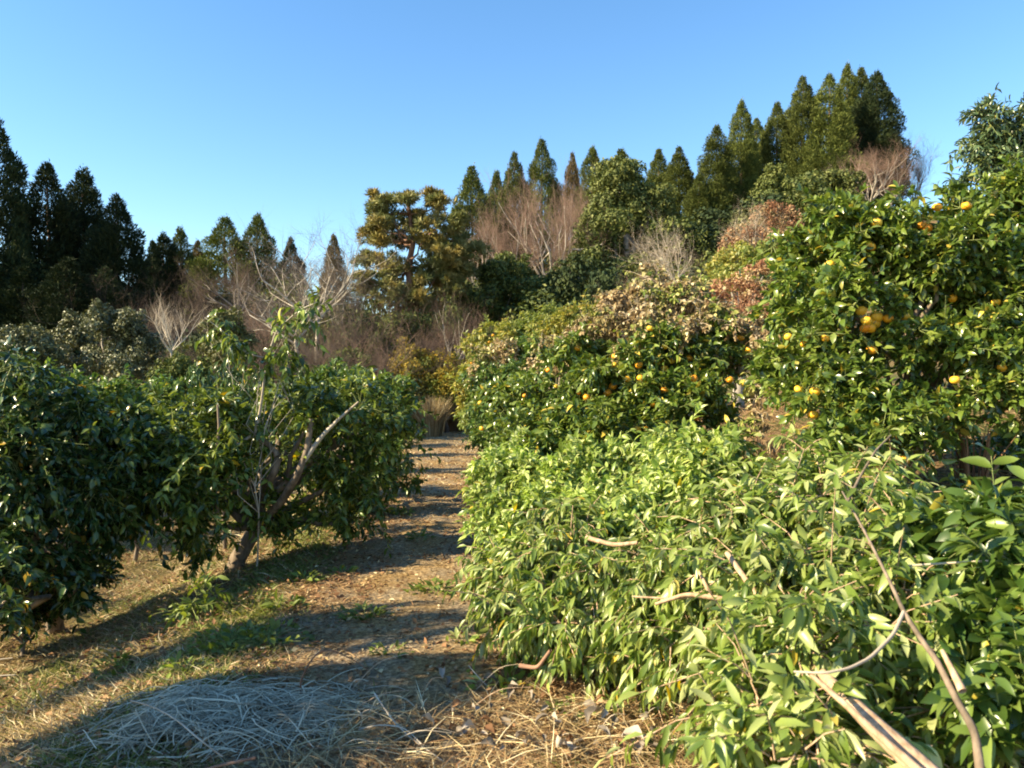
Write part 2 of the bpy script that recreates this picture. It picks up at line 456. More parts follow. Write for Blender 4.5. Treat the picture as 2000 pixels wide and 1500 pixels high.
# --- cedar variants (height 1 m, half-width 1 at foot: scaled per tree)
def cedar_variant(seed, matname, wide=1.0, n=52000):
    rng = np.random.default_rng(seed)
    H, R = 12.0, 2.0
    nc = 620
    h = rng.random(nc) ** .85                      # 0 foot .. 1 top
    prof = np.clip(1 - h, 0, 1) ** .56 * np.clip((1 - h) / .15, 0, 1) ** .55 * np.minimum(1, .8 + .5 * h) * (1 + .10 * np.sin(h * 19 + seed) + .06 * np.sin(h * 41 + seed * 2))
    a = rng.random(nc) * 2 * np.pi
    lob = 1 + .18 * np.sin(a * 3 + seed + h * 5)
    rr = R * prof * lob * rng.uniform(.55, 1.0, nc)
    ctr = np.stack([np.cos(a) * rr, np.sin(a) * rr, .03 * H + h * H * .95], 1)
    cr = (.13 + .36 * prof) * rng.uniform(.6, 1.4, nc)
    # leader tip
    ctr = np.concatenate([ctr, np.stack([rng.normal(size=8) * .05, rng.normal(size=8) * .05, np.linspace(.9, 1.0, 8) * H], 1)])
    cr = np.concatenate([cr, np.linspace(.22, .06, 8)])
    w = cr ** 2; w /= w.sum()
    idx = rng.choice(len(cr), n, p=w)
    u = norm(rng.normal(size=(n, 3)))
    rad = norm(ctr[idx] * np.array([1, 1, 0]) + 1e-3)
    u = norm(u + rad * .55 + np.array([0, 0, .25]))
    pos = ctr[idx] + u * cr[idx][:, None] * np.array([1, 1, 1.25]) * (1 - rng.random((n, 1)) ** 3 * .5)
    d = norm(u * .35 + rad * .3 + np.array([0, 0, .75]) + rng.normal(size=(n, 3)) * .4)
    nrm = norm(u + rng.normal(size=(n, 3)) * .3)
    ln = rng.uniform(.09, .24, n) * (0.8 + .5 * cr[idx])
    crown = leaves_mesh('cedar_crown', LEAF4, pos, d, nrm, ln * 1.15, ln * .25, M[matname], rng)
    trunk = tube_mesh('cedar_trunk', [(wiggle((0, 0, -.6), (0, 0, H * .97), 9, .003, rng), np.linspace(.22, .02, 9))], M['barkcedar'], 6)
    return trunk, crown

CEDARS = {k: [cedar_variant(31 + i * 7 + s, k) for i in range(nv)] for k, s, nv in (('cedar', 0, 5), ('cedarshade', 50, 3), ('cedarbrown', 90, 1))}

def cedar(px, ptop, d, wpx, label, mat='cedar', var=0, group=None, drop=0.0, lean=0.0):
    x = (px - 1000) / FPX * d
    z0 = gz(x, d) - drop
    top = EYE - (ptop - 750) / FPX * d
    H = top - z0
    W = wpx / FPX * d
    tm, cm = CEDARS[mat][var % len(CEDARS[mat])]
    t = thing('cedar_tree', label, 'cedar tree', (x, d, z0), group)
    for nme, me in (('trunk', tm), ('crown', cm)):
        link(nme, me, t)
    W *= (1.1 if px < 260 else 1.4 if px < 700 else 1.3 if px < 1340 else .84)
    t.scale = (W / 3.6, W / 3.6, H / 12.0)
    t.rotation_euler = (0, lean, random.random() * 6.28)
    return t

LEFTG = 'dark cedars standing at the far left edge of the wood'
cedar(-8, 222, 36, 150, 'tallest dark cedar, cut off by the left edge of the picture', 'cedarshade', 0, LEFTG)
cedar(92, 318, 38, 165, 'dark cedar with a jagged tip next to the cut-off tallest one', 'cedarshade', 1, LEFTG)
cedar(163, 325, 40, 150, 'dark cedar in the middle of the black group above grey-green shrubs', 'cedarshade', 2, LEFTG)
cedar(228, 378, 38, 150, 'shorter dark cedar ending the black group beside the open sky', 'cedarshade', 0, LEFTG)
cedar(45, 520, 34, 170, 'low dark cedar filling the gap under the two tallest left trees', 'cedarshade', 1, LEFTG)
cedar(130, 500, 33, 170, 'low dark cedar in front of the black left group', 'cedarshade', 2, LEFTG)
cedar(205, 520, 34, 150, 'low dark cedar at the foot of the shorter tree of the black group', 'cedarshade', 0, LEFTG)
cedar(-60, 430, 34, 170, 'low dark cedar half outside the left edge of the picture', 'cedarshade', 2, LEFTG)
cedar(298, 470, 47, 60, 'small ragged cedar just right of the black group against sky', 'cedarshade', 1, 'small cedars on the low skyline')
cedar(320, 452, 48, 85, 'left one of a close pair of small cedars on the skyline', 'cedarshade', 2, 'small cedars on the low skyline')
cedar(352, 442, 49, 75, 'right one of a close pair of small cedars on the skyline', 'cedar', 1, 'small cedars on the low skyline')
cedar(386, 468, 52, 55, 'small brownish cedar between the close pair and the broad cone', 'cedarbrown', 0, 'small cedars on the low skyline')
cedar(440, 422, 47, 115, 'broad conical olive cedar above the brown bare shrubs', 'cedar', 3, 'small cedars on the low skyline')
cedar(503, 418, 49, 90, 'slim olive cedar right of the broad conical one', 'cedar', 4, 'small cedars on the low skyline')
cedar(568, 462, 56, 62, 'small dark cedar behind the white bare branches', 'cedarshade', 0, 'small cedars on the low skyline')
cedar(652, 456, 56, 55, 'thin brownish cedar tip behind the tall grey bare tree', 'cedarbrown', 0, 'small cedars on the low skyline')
RG = 'cedars along the right ridge'
for row in [
    (922, 320, 50, 92, 'sunlit cedar cone just right of the yellowing pine', 'cedar', 0),
    (970, 332, 55, 70, 'half hidden small cedar behind the reddish bare tree', 'cedar', 1),
    (1005, 296, 52, 72, 'slender dark-topped cedar left of the tallest middle cone', 'cedar', 2),
    (1058, 270, 52, 80, 'pointed cedar above the large reddish bare tree', 'cedar', 3),
    (1118, 296, 56, 46, 'brownish thin cedar showing behind reddish twigs', 'cedarbrown', 0),
    (1157, 286, 52, 72, 'cedar tip between reddish twigs and the big round evergreen', 'cedar', 4),
    (1213, 290, 54, 90, 'small cedar tip poking out above the big round evergreen', 'cedar', 1),
    (1287, 288, 52, 62, 'left cedar of two equal slim ones right of the round evergreen', 'cedar', 0),
    (1326, 286, 50, 70, 'right cedar of two equal slim ones right of the round evergreen', 'cedar', 2),
    (1400, 243, 48, 118, 'broad light green cedar at the foot of the rising ridge row', 'cedar', 3),
    (1448, 195, 50, 100, 'tall cedar with a narrow detached-looking tip on the ridge', 'cedar', 4),
    (1478, 228, 53, 95, 'shorter cedar tucked behind the narrow-tipped one', 'cedar', 0),
    (1518, 198, 51, 105, 'bushy-topped cedar in the middle of the ridge row', 'cedar', 1),
    (1568, 148, 50, 118, 'tall sharp-pointed cedar left of the highest clump', 'cedar', 2),
    (1620, 143, 49, 125, 'broad sunlit cedar forming the left side of the highest clump', 'cedar', 3),
    (1655, 124, 53, 100, 'highest clump cedar with the left one of two twin tips', 'cedar', 4),
    (1682, 128, 54, 100, 'highest clump cedar with the right one of two twin tips', 'cedar', 0),
    (1712, 136, 50, 128, 'cedar with the dark rounded outline ending the highest clump', 'cedarshade', 2),  # shaded foliage colour paints the clump's side away from the sun
    (1365, 340, 47, 90, 'low cedar filling in beneath the foot of the ridge row', 'cedar', 1),
    (1595, 300, 46, 120, 'low cedar skirt under the sharp-pointed ridge cedar', 'cedar', 0)]:
    cedar(*row[:5], row[5], row[6], RG)

# --- bare trees
def bare_variant(seed, spread=.55, trunk=.2, upw=.35, nl=6, levels=5, kids=4, r0=.022, wand=0):
    rng = np.random.default_rng(seed)
    limbs, twigs = [], []
    def grow(p, d, L, r, lev):
        n = 5
        pts = [p]; dd = d.copy()
        for i in range(n - 1):
            dd = norm(dd + rng.normal(size=3) * .13 + np.array([0, 0, upw * .18]))
            pts.append(pts[-1] + dd * L / (n - 1))
        pts = np.array(pts)
        r1 = r * .45 if lev < levels else r * .25
        (limbs if lev <= 2 else twigs).append((pts, np.linspace(r, r1, n)))
        if lev >= levels:
            return
        k = kids + (1 if lev >= 2 else 0) + (2 if lev >= 4 else 0) + int(rng.random() < .5)
        for j in range(k):
            t = rng.uniform(.25, 1.0) if j else 1.0
            q = t * (n - 1); i = min(int(q), n - 2); pp = pts[i] + (pts[i + 1] - pts[i]) * (q - i)
            nd = norm(dd + rng.normal(size=3) * spread + np.array([0, 0, upw]) * .6)
            grow(pp, nd, L * rng.uniform(.48, .74), r * (1 - t * .4) * .55, lev + 1)
    tp = np.array([0, 0, trunk])
    limbs.append((wiggle((0, 0, -.03), tp, 4, .03, rng), np.linspace(r0 * 1.5, r0 * 1.2, 4)))
    for j in range(nl):
        a = j / nl * 6.283 + rng.random()
        d = norm(np.array([np.cos(a) * spread, np.sin(a) * spread, 1.0 - .3 * rng.random()]))
        grow(tp * rng.uniform(.6, 1), d, .36 * rng.uniform(.8, 1.15), r0 * rng.uniform(.6, 1), 1)
    allp = np.concatenate([q[0] for q in twigs])
    H = np.percentile(allp[:, 2], 99.5); W = np.percentile(np.abs(allp[:, :2]), 98)
    S = np.array([.5 / W, .5 / W, 1 / H])
    limbs = [(p * S, r) for p, r in limbs]; twigs = [(p * S, r) for p, r in twigs]
    return tubes(limbs, 5), tubes(twigs, 3)

BARE = {}
def bare_meshes(var, bark, twig):
    key = (var, bark, twig)
    if key not in BARE:
        prm = {0: dict(seed=3, spread=.62, upw=.32, nl=7, levels=5, kids=4, r0=.015), 1: dict(seed=8, spread=.62, upw=.3, nl=6, levels=5, kids=4, r0=.015),
               2: dict(seed=12, spread=.7, upw=.25, nl=7, levels=4, kids=5, trunk=.30, r0=.011), 3: dict(seed=21, spread=.5, upw=.5, nl=9, levels=3, kids=4, trunk=.08, r0=.012),
               4: dict(seed=27, spread=.85, upw=.1, nl=8, levels=4, kids=5, trunk=.1, r0=.010)}[var]
        if ('g', var) not in BARE:
            BARE[('g', var)] = bare_variant(**prm)
        (LV, LF), (TV, TF) = BARE[('g', var)]
        BARE[key] = (make_mesh('bare_trunk', LV, [LF], M[bark]), make_mesh('bare_twigs', TV, [TF], M[twig]))
    return BARE[key]

def bare(px, ptop, pbot, d, wpx, label, var=0, bark='greybark', twig='twiggrey', group=None, name='bare_tree', lean=0, cat='tree'):
    x = (px - 1000) / FPX * d
    g = gz(x, d)
    top = EYE - (ptop - 750) / FPX * d
    zb = g if pbot > 9000 else max(g, EYE - (pbot - 750) / FPX * d)
    tm, cm = bare_meshes(var, bark, twig)
    W = wpx * 1.15 / FPX * d
    H = max(top - zb, .4)
    t = thing(name, label, cat, (x, d, g), group)
    a = random.random() * 6.28
    for nme, me in (('limbs', tm), ('twigs', cm)):
        o = link(nme, me, t, loc=(0, 0, zb - g)); o.scale = (W, W, H); o.rotation_euler = (0, 0, a)
    if zb - g > .1:
        link('trunk', tube_mesh('trunk', [(wiggle((0, 0, -.3), (0, 0, zb - g + .02 * H), 6, .015), np.linspace(W * .028, W * .02, 6))], M[bark], 6), t)
    t.rotation_euler = (0, lean, 0)
    return t

bare(1075, 325, 640, 36, 190, 'large reddish bare tree with pale forked limbs in front of pointed cedars', 0, 'bone', 'twigred')
bare(1010, 360, 640, 37, 150, 'reddish bare tree leaning into the large forked one on its left', 1, 'bone', 'twigred', lean=-.08)
bare(935, 398, 600, 38, 125, 'small reddish bare tree below the cedar next to the pine', 1, 'greybark', 'twigred')
bare(1130, 315, 620, 40, 110, 'reddish bare tree touching the round evergreen crown', 0, 'bone', 'twigred')
bare(1700, 268, 440, 45, 130, 'dense reddish bare tree under the highest cedars', 0, 'greybark', 'twigred')
bare(1740, 290, 440, 46, 110, 'reddish bare tree squeezed between ridge cedars and mauve tree', 1, 'greybark', 'twigred')
bare(1785, 252, 440, 50, 100, 'pale mauve bare tree alone against the sky', 1, 'greybark', 'twiggrey')
bare(1625, 320, 440, 43, 60, 'little pale bare tree in front of dark green crown on ridge', 2, 'bone', 'twigpale')
bare(620, 418, 700, 28, 240, 'tall grey bare tree with long wand branches reaching into sky', 2, 'bone', 'twiggrey')
bare(600, 500, 720, 25, 190, 'silvery bare tree low in front of the tall wand-branched one', 2, 'bone', 'twiggrey', lean=-.1)
bare(665, 480, 720, 29, 130, 'grey bare tree between the wand-branched tree and pine', 1, 'greybark', 'twiggrey')
bare(465, 478, 640, 36, 150, 'brown bare tree with fan of twigs before the olive cones', 1, 'greybark', 'twigbrown')
bare(335, 572, 700, 19, 110, 'small straw-coloured leafless shrub beside grey-green bushes', 3, 'bone', 'twigpale', name='bare_shrub', cat='shrub')
bare(1385, 395, 600, 26, 120, 'silver bare tree leaning left over the tangled vines', 2, 'bone', 'twigpale', lean=-.35)
bare(1455, 385, 560, 32, 90, 'pale slim bare tree among russet leaves', 2, 'bone', 'twigpale')
bare(1372, 480, 600, 24, 130, 'second silver bare tree slanting far left beside the vines', 2, 'bone', 'twigred', lean=-.6)
bare(1500, 420, 560, 34, 80, 'bare tree with rusty twigs right of pale slim one', 1, 'greybark', 'twigred')
bare(1600, 380, 480, 40, 60, 'small reddish bare tree between the two ridge evergreens', 1, 'greybark', 'twigred')
bare(890, 560, 760, 26, 120, 'brown leafless tree behind dark bushes at the path end', 1, 'bone', 'twigbrown')
BG = 'brown leafless thicket below the skyline cedars'
k = 0
for px, pt, d, w in [(300, 540, 34, 130), (370, 520, 36, 140), (430, 560, 33, 150), (510, 520, 34, 150), (560, 560, 30, 150), (480, 610, 28, 140), (560, 640, 24, 150), (640, 600, 25, 150),
                     (700, 560, 27, 150), (740, 590, 25, 130), (690, 640, 22, 140), (620, 700, 20, 130), (550, 720, 20, 120), (760, 640, 26, 110), (860, 600, 27, 120), (870, 650, 25, 110),
                     (400, 640, 26, 120), (270, 600, 26, 110), (830, 560, 32, 120), (480, 760, 13, 90), (1360, 500, 27, 120), (1440, 440, 34, 110), (1230, 600, 22, 60)]:
    bare(px, pt, 9999, d, w * 1.7, ['leafless brown shrub', 'twiggy dark brown shrub', 'greyish bare shrub', 'low brown bare shrub', 'reddish brown bare shrub'][k % 5] + ' of the tangled thicket ' + zone((px - 1000) / FPX * d, d), k % 2, 'barkdark', ['twigbrown', 'twigbrown', 'twiggrey', 'twigbrown', 'twigred'][k % 5], BG, 'bare_shrub', cat='shrub')
    k += 1

# --- broadleaf evergreens and bushes of the middle distance
def base_of(rows):
    r = rows[0]; c = P(r[0], r[1], r[2])
    return (c[0], c[1], gz(c[0], c[1]))

def bushy(name, label, cat, rows, n, size, mat, bark='greybark', seed=0, sub=18, flat=.85, group=None, slender=.55, r0=.12, up=.25):
    return far_tree(name, label, cat, base_of(rows), px_lumps(rows, flat), n, size, mat, bark, group, sub, slender, r0, seed, up)

bushy('evergreen_tree', 'big round dark olive evergreen with billowing crown in mid hillside', 'tree',
      [(1225, 470, 38, 105, 70), (1205, 370, 38, 65, 55), (1270, 415, 38, 62, 48), (1175, 430, 37, 45, 50), (1300, 470, 37, 45, 45), (1165, 520, 36, 50, 45), (1250, 540, 36, 80, 50), (1215, 335, 38, 40, 30)], 42000, .17, 'evergreen', r0=.35, seed=1, sub=22)
bushy('evergreen_tree', 'dark evergreen below the reddish bare trees, left of round crown', 'tree',
      [(1000, 570, 33, 70, 55), (940, 600, 32, 50, 45), (1060, 590, 32, 45, 55), (1005, 520, 34, 40, 30), (960, 540, 33, 35, 30)], 20000, .15, 'evergreen2', seed=2)
bushy('evergreen_tree', 'dark evergreen at the foot of the big round crown', 'tree',
      [(1120, 610, 33, 70, 50), (1180, 590, 32, 55, 45), (1090, 560, 33, 40, 40), (1130, 540, 34, 40, 40), (1290, 560, 32, 60, 50)], 18000, .15, 'evergreen2', seed=3)
bushy('evergreen_shrub', 'pale grey-green rounded shrub with two humps under the black cedars', 'shrub',
      [(215, 680, 20, 65, 60), (200, 625, 20, 32, 38), (248, 632, 20, 34, 40), (245, 730, 19, 50, 45), (285, 690, 20, 35, 40)], 16000, .085, 'greygreen', seed=4)
bushy('evergreen_shrub', 'narrow grey-green shrub left of the two-humped one', 'shrub',
      [(140, 680, 21, 40, 50), (145, 640, 21, 24, 35), (120, 720, 20, 40, 40), (135, 750, 19, 40, 40)], 9000, .085, 'greygreen', seed=5)
bushy('evergreen_shrub', 'grey-green shrub at the left edge of the picture', 'shrub',
      [(30, 690, 19, 50, 45), (60, 660, 19, 35, 30), (0, 720, 18, 45, 50), (90, 700, 19, 35, 40), (-40, 690, 19, 50, 50)], 11000, .085, 'greygreen', seed=6)
bushy('evergreen_shrub', 'dark bush at the foot of the straw-coloured leafless shrub', 'shrub',
      [(345, 740, 18.5, 50, 50), (310, 760, 18, 40, 40), (390, 750, 18.5, 40, 45)], 8000, .085, 'evergreen2', seed=77)
bushy('evergreen_shrub', 'olive dome-shaped shrub behind the drooping leafy shoots', 'shrub',
      [(440, 640, 23, 42, 45), (430, 690, 22, 40, 35), (470, 670, 23, 30, 30)], 7000, .09, 'olive', seed=7)
bushy('evergreen_shrub', 'deep green bush under the yellowing pine', 'shrub',
      [(775, 660, 27, 50, 50), (740, 700, 26, 50, 45), (690, 710, 24, 45, 40), (820, 640, 28, 35, 30), (650, 740, 22, 40, 40)], 12000, .11, 'evergreen2', seed=8)
bushy('yellowing_bush', 'bush with golden yellow leaves beside the dry grass tuft', 'bush',
      [(835, 720, 25, 45, 45), (800, 690, 25, 35, 30), (860, 760, 24, 38, 45), (790, 740, 24, 35, 40), (880, 720, 25, 30, 35)], 9000, .10, 'yellowleaf', seed=9)
bushy('evergreen_tree', 'round-topped small evergreen on the ridge below the bushy cedar', 'tree',
      [(1512, 370, 45, 42, 40), (1515, 340, 45, 22, 22), (1550, 395, 44, 35, 30), (1480, 400, 44, 35, 30)], 10000, .17, 'evergreen', seed=10)
bushy('evergreen_tree', 'dark small evergreen in front of the dense reddish ridge tree', 'tree',
      [(1650, 370, 42, 45, 38), (1600, 360, 42, 35, 32), (1670, 400, 41, 40, 30), (1620, 400, 41, 40, 30)], 10000, .16, 'evergreen', seed=11)
bushy('russet_tree', 'small tree with rusty orange leaves above the vine bank', 'tree',
      [(1500, 430, 33, 38, 38), (1460, 470, 32, 40, 35), (1510, 480, 31, 35, 35), (1420, 500, 31, 30, 30), (1545, 430, 34, 25, 25)], 4500, .13, 'russet', seed=12, bark='bone')
bushy('vine_bush', 'yellow-green leafy vine mound below the pale slim bare tree', 'bush',
      [(1440, 510, 20, 45, 38), (1480, 500, 19, 35, 30), (1410, 540, 19, 40, 35), (1440, 560, 18, 40, 35)], 7000, .09, 'yellowgreen', seed=13)
bushy('russet_bush', 'mass of reddish-brown withered leaves next to the right fruit tree', 'bush',
      [(1440, 570, 13, 60, 35), (1490, 540, 13, 40, 30), (1395, 590, 13, 40, 28), (1450, 620, 12, 55, 35), (1500, 620, 12, 35, 40)], 7000, .055, 'russet', seed=14)

# filler understorey that closes the hillside behind
fill = [bushy]
UG = 'understorey bushes on the dark hillside'
rngf = np.random.default_rng(77)
UND = []
for i in range(4):
    rg = np.random.default_rng(300 + i)
    L = [[rg.normal() * .35, rg.normal() * .35, .55 + rg.random() * .5, .5 + rg.random() * .25, .5 + rg.random() * .25, .4 + rg.random() * .2] for _ in range(6)]
    pos, d, nrm, ln, wd = crown_leaves(L, 6000, .075, rg, 14)
    UND.append((tube_mesh('bush_stems', limb_polys((0, 0, -.1), L, .04, rg), M['barkdark'], 4),
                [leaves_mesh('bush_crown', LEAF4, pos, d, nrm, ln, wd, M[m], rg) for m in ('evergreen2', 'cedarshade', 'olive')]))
def under(x, y, s, mi, vi, sz=None):
    t = thing('understorey_bush', ['dense deep green bush', 'dense blackish green bush', 'dense olive green bush'][mi] + (' farther up the slope ' if y > 37 else ' low on the slope ' if y > 28 else ' along the wood edge ') + zone(x, y), 'bush', (x, y, gz(x, y)), UG)
    link('trunk', UND[vi][0], t); link('crown', UND[vi][1][mi], t)
    t.scale = (s, s, sz or s); t.rotation_euler = (0, 0, random.random() * 6.28)
for i in range(46):
    px = -60 + i * 45 + rngf.normal() * 12
    for d, s, top in ((31, 2.6, 0), (41, 3.2, 0)):
        dd = d + rngf.normal() * 1.5
        x = (px - 1000) / FPX * dd
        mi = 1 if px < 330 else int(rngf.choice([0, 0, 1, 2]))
        if px > 1560: continue
        hs = s * rngf.uniform(.7, 1.1)
        if 270 < px < 900: hs = (2.5 if d < 35 else (4.6 if px < 720 else 3.2)) * rngf.uniform(.75, 1.1)
        under(x, dd, s * rngf.uniform(.8, 1.15), mi, int(rngf.integers(4)), hs)
for px, dd, hz in ((600, 30, 2.9), (650, 29, 3.1), (690, 29, 3.1), (735, 29, 2.9), (560, 31, 2.9), (520, 32, 2.8), (680, 33, 3.4), (745, 30, 3.7), (715, 31, 3.7), (770, 32, 3.6), (640, 32, 3.6), (610, 33, 3.3), (480, 33, 3.2), (415, 33, 3.0), (450, 31, 2.7), (380, 31, 2.7), (320, 31, 2.7)):
    under((px - 1000) / FPX * dd, dd, 1.9, 1 if px < 600 else 0, px % 4, hz)
for px in range(320, 900, 38):
    dd = 25.5 + rngf.normal() * .8
    under((px - 1000) / FPX * dd, dd, 1.5, int(rngf.choice([0, 2])), int(rngf.integers(4)), 1.5)

# --- the yellowing pine
def pine():
    rng = np.random.default_rng(5)
    d0 = 31
    pads = [(790, 400, 35, 14), (760, 425, 45, 16), (735, 440, 35, 16), (815, 430, 45, 18), (850, 405, 30, 12), (858, 440, 38, 20), (735, 470, 38, 16), (775, 470, 48, 18), (825, 475, 42, 18),
            (862, 395, 22, 8), (720, 520, 32, 14), (760, 510, 50, 16), (810, 520, 48, 18), (860, 480, 35, 16), (885, 470, 35, 16), (870, 500, 35, 14), (895, 510, 40, 16), (745, 555, 42, 18),
            (800, 560, 50, 20), (850, 545, 38, 16), (905, 535, 35, 14), (715, 545, 25, 12), (790, 590, 45, 16), (835, 585, 40, 16), (760, 580, 38, 16), (875, 570, 32, 14), (740, 410, 28, 10), (725, 455, 25, 12), (780, 445, 40, 16), (840, 455, 40, 18), (795, 535, 45, 16), (885, 555, 30, 12), (800, 390, 18, 8)]
    base = P(800, 700, d0); base[2] = gz(base[0], d0)
    t = thing('pine_tree', 'spreading red pine with yellow and orange needle pads beside path end', 'pine tree', base)
    trunk_px = [(800, 720), (798, 640), (803, 580), (798, 520), (808, 470), (800, 420), (795, 395)]
    tp = np.array([P(a, b, d0) for a, b in trunk_px]) - base; tp[0, 2] = -.3
    link('trunk', tube_mesh('pine_trunk', [(tp, np.linspace(.22, .05, len(tp)))], M['barkred'], 7), t)
    tp2 = np.array([P(a, b, d0 + .8) for a, b in [(812, 720), (815, 640), (830, 590), (860, 560), (880, 520), (885, 480)]]) - base; tp2[0, 2] = -.3
    link('trunk', tube_mesh('pine_trunk', [(tp2, np.linspace(.16, .04, len(tp2)))], M['barkred'], 6), t)
    L = []; 
    for a, b, rx, ry in pads:
        dd = d0 + rng.normal() * 1.0
        c = P(a, b, dd) - base; s = dd / FPX
        L.append([*c, rx * s, rx * s * 1.2, ry * s * .85])
        L.append([*(c + rng.normal(size=3) * np.array([.5, .6, .35])), rx * s * .7, rx * s * .7, ry * s * .7])
        # branch from trunk
        i = np.argmin(np.abs(tp[:, 2] - (c[2] - .5)))
        src = tp[i] if a < 860 else tp2[min(len(tp2) - 1, max(2, i - 1))]
        link('branch', tube_mesh('pine_branch', [(wiggle(src, c, 6, .05, rng, -.06), np.linspace(.065, .018, 6))], M['barkred'], 5), t)
    for _ in range(7):
        a, r_ = rng.random() * 6.28, rng.random() ** .5
        c = P(808 + 95 * r_ * math.cos(a), 515 + 105 * r_ * math.sin(a), d0 + rng.normal() * 1.1) - base; s = d0 / FPX
        L.append([*c, 34 * s, 36 * s, 11 * s])
    L = np.array(L)
    n = 3600                                     # needle tufts, each a star of blades
    S = sub_lumps(L, 7, rng, .4)
    idx = rng.integers(0, len(S), n)
    u = norm(rng.normal(size=(n, 3)) + np.array([0, 0, .5]))
    cpos = S[idx, :3] + u * S[idx, 3:6] * rng.uniform(.6, 1.05, (n, 1))
    q = 18
    dirs = norm(rng.normal(size=(n, q, 3)) + u[:, None, :] * .7 + np.array([0, 0, .5]))
    pos = np.repeat(cpos[:, None, :], q, 1).reshape(-1, 3)
    dirs = dirs.reshape(-1, 3)
    ln = rng.uniform(.15, .32, len(pos))
    V, F3, F4, kk = leaf_arrays(LEAF4, pos, dirs, norm(rng.normal(size=(len(pos), 3))), ln, ln * .075)
    tint = np.repeat(np.repeat(rng.random(n), q), kk)
    link('needles', make_mesh('pine_needles', V, [F3, F4], M['pine'], tint), t)
pine()

# ------------------------------------------------------------------ near shrubs and trees, leaf by leaf
NEAR = []     # collected first, so the leaves that show largest can become objects of their own

def twig_leaves(sub, n_twigs, leaf, rng, per=11, tw_len=1.0, droop=.45, spread=.75, up=.35):
    """twigs leave each small lump; leaves sit alternately along them, densest at the tips"""
    w = sub[:, 3] * sub[:, 5]; w = w / w.sum()
    idx = rng.choice(len(sub), n_twigs, p=w)
    u = norm(rng.normal(size=(n_twigs, 3)) + np.array([0, 0, up]))
    c = sub[idx, :3]; r = sub[idx, 3:6]
    a = c + u * r * rng.uniform(.05, .45, (n_twigs, 1))
    L = np.maximum(r.mean(1), leaf * 1.6) * rng.uniform(.6, 1.15, n_twigs) * np.where(rng.random(n_twigs) < .13, 2.1, 1.0) * tw_len
    b = a + norm(u + rng.normal(size=u.shape) * .3) * L[:, None]
    t = np.linspace(.3, 1.0, per)[None, :, None]
    bow = np.array([0, 0, -1.0]) * (L * (.16 if tw_len <= 1 else .34))[:, None]
    pts = a[:, None] + (b - a)[:, None] * t + bow[:, None] * (t ** 2)
    tg = norm((b - a)[:, None] + 2 * bow[:, None] * t) * np.ones((1, per, 1))
    side = norm(np.cross(tg, rng.normal(size=(n_twigs, 1, 3)) + np.zeros((1, per, 3))))
    oth = np.cross(tg, side)
    ang = (np.arange(per) * 2.4)[None, :, None] + rng.random((n_twigs, 1, 1)) * 6.28
    radial = side * np.cos(ang) + oth * np.sin(ang)
    d = norm(tg * (1 - .35 * spread) + radial * spread + np.array([0, 0, -droop]) + rng.normal(size=pts.shape) * .32)
    nrm = norm(np.array([0, 0, 1.0]) * .9 + u[:, None] * .6 + rng.normal(size=pts.shape) * .62 - tg * .2)
    keep = rng.random((n_twigs, per)) < .82
    tw = [(a[i], (a[i] + b[i]) / 2 + bow[i] * .25, b[i] + bow[i]) for i in range(n_twigs)]
    return pts[keep], d[keep], nrm[keep], tw

def near_plant(name, label, cat, rows, leaf, width, mat, n_twigs, seed, base=None, trunk_px=None, r0=.05, bark='bark', twigmat='greentwig', sub=11, per=11,
               flat=.85, droop=.45, spread=.75, up=.35, fruits=(), branches=(), group=None, single=True, leaf_hi=True, tmin=.0018, limbs=True, tw=1.0):
    rng = np.random.default_rng(seed)
    L = np.array(px_lumps(rows, flat))
    if base is None:
        c = L[0]; base = np.array([c[0], c[1], gz(c[0], c[1])])
    else:
        b = P(*base); base = np.array([b[0], b[1], gz(b[0], b[1])])
    S = sub_lumps(L, sub, rng, .15, 1.16, .14)
    S = np.concatenate([S, np.concatenate([L[:, :3], L[:, 3:6] * .6], 1)])
    g = ground(S[:, 0], S[:, 1])
    S[:, 2] = np.maximum(S[:, 2], g + .08)
    pos, d, nrm, tw = twig_leaves(S, n_twigs, leaf, rng, per, tw, droop=droop, spread=spread, up=up)
    ok = pos[:, 2] > ground(pos[:, 0], pos[:, 1]) + .02
    pos, d, nrm = pos[ok], d[ok], nrm[ok]
    ln = leaf * rng.uniform(.62, 1.22, len(pos)); wd = ln * width * rng.uniform(.8, 1.2, len(pos))
    # fruits: just at the surface of the foliage they hang in
    fr = []
    pp = pix(pos)
    keep = np.ones(len(pos), bool)
    for f in fruits:
        fx, fy = f[0], f[1]; rr = (f[2] if len(f) > 2 else .038) * .97
        near = (np.abs(pp[:, 0] - fx) < 14) & (np.abs(pp[:, 1] - fy) < 14)
        if near.sum() < 3:
            near = (np.abs(pp[:, 0] - fx) < 45) & (np.abs(pp[:, 1] - fy) < 45)
        if near.sum() < 3:
            continue
        dd = np.percentile(pp[near, 2], 13)
        fr.append((P(fx, fy, dd), rr))
        rad = rr * FPX / dd
        hide = (np.hypot(pp[:, 0] - fx, pp[:, 1] - fy) < rad * 1.7) & (pp[:, 2] < dd + .1) & (rng.random(len(pos)) < .97)
        hide |= (np.linalg.norm(pos - P(fx, fy, dd), axis=1) < rr * 1.15)
        keep &= ~hide
    pos, d, nrm, ln, wd = pos[keep], d[keep], nrm[keep], ln[keep], wd[keep]
    NEAR.append(dict(name=name, label=label, cat=cat, base=base, L=L, pos=pos, d=d, nrm=nrm, ln=ln, wd=wd, tw=tw, mat=mat, r0=r0, bark=bark, twigmat=twigmat, limbs=limbs,
                     trunk_px=trunk_px, fr=fr, branches=branches, group=group, single=single, hi=leaf_hi, rng=rng, tmin=tmin, width=width, leaf=leaf))

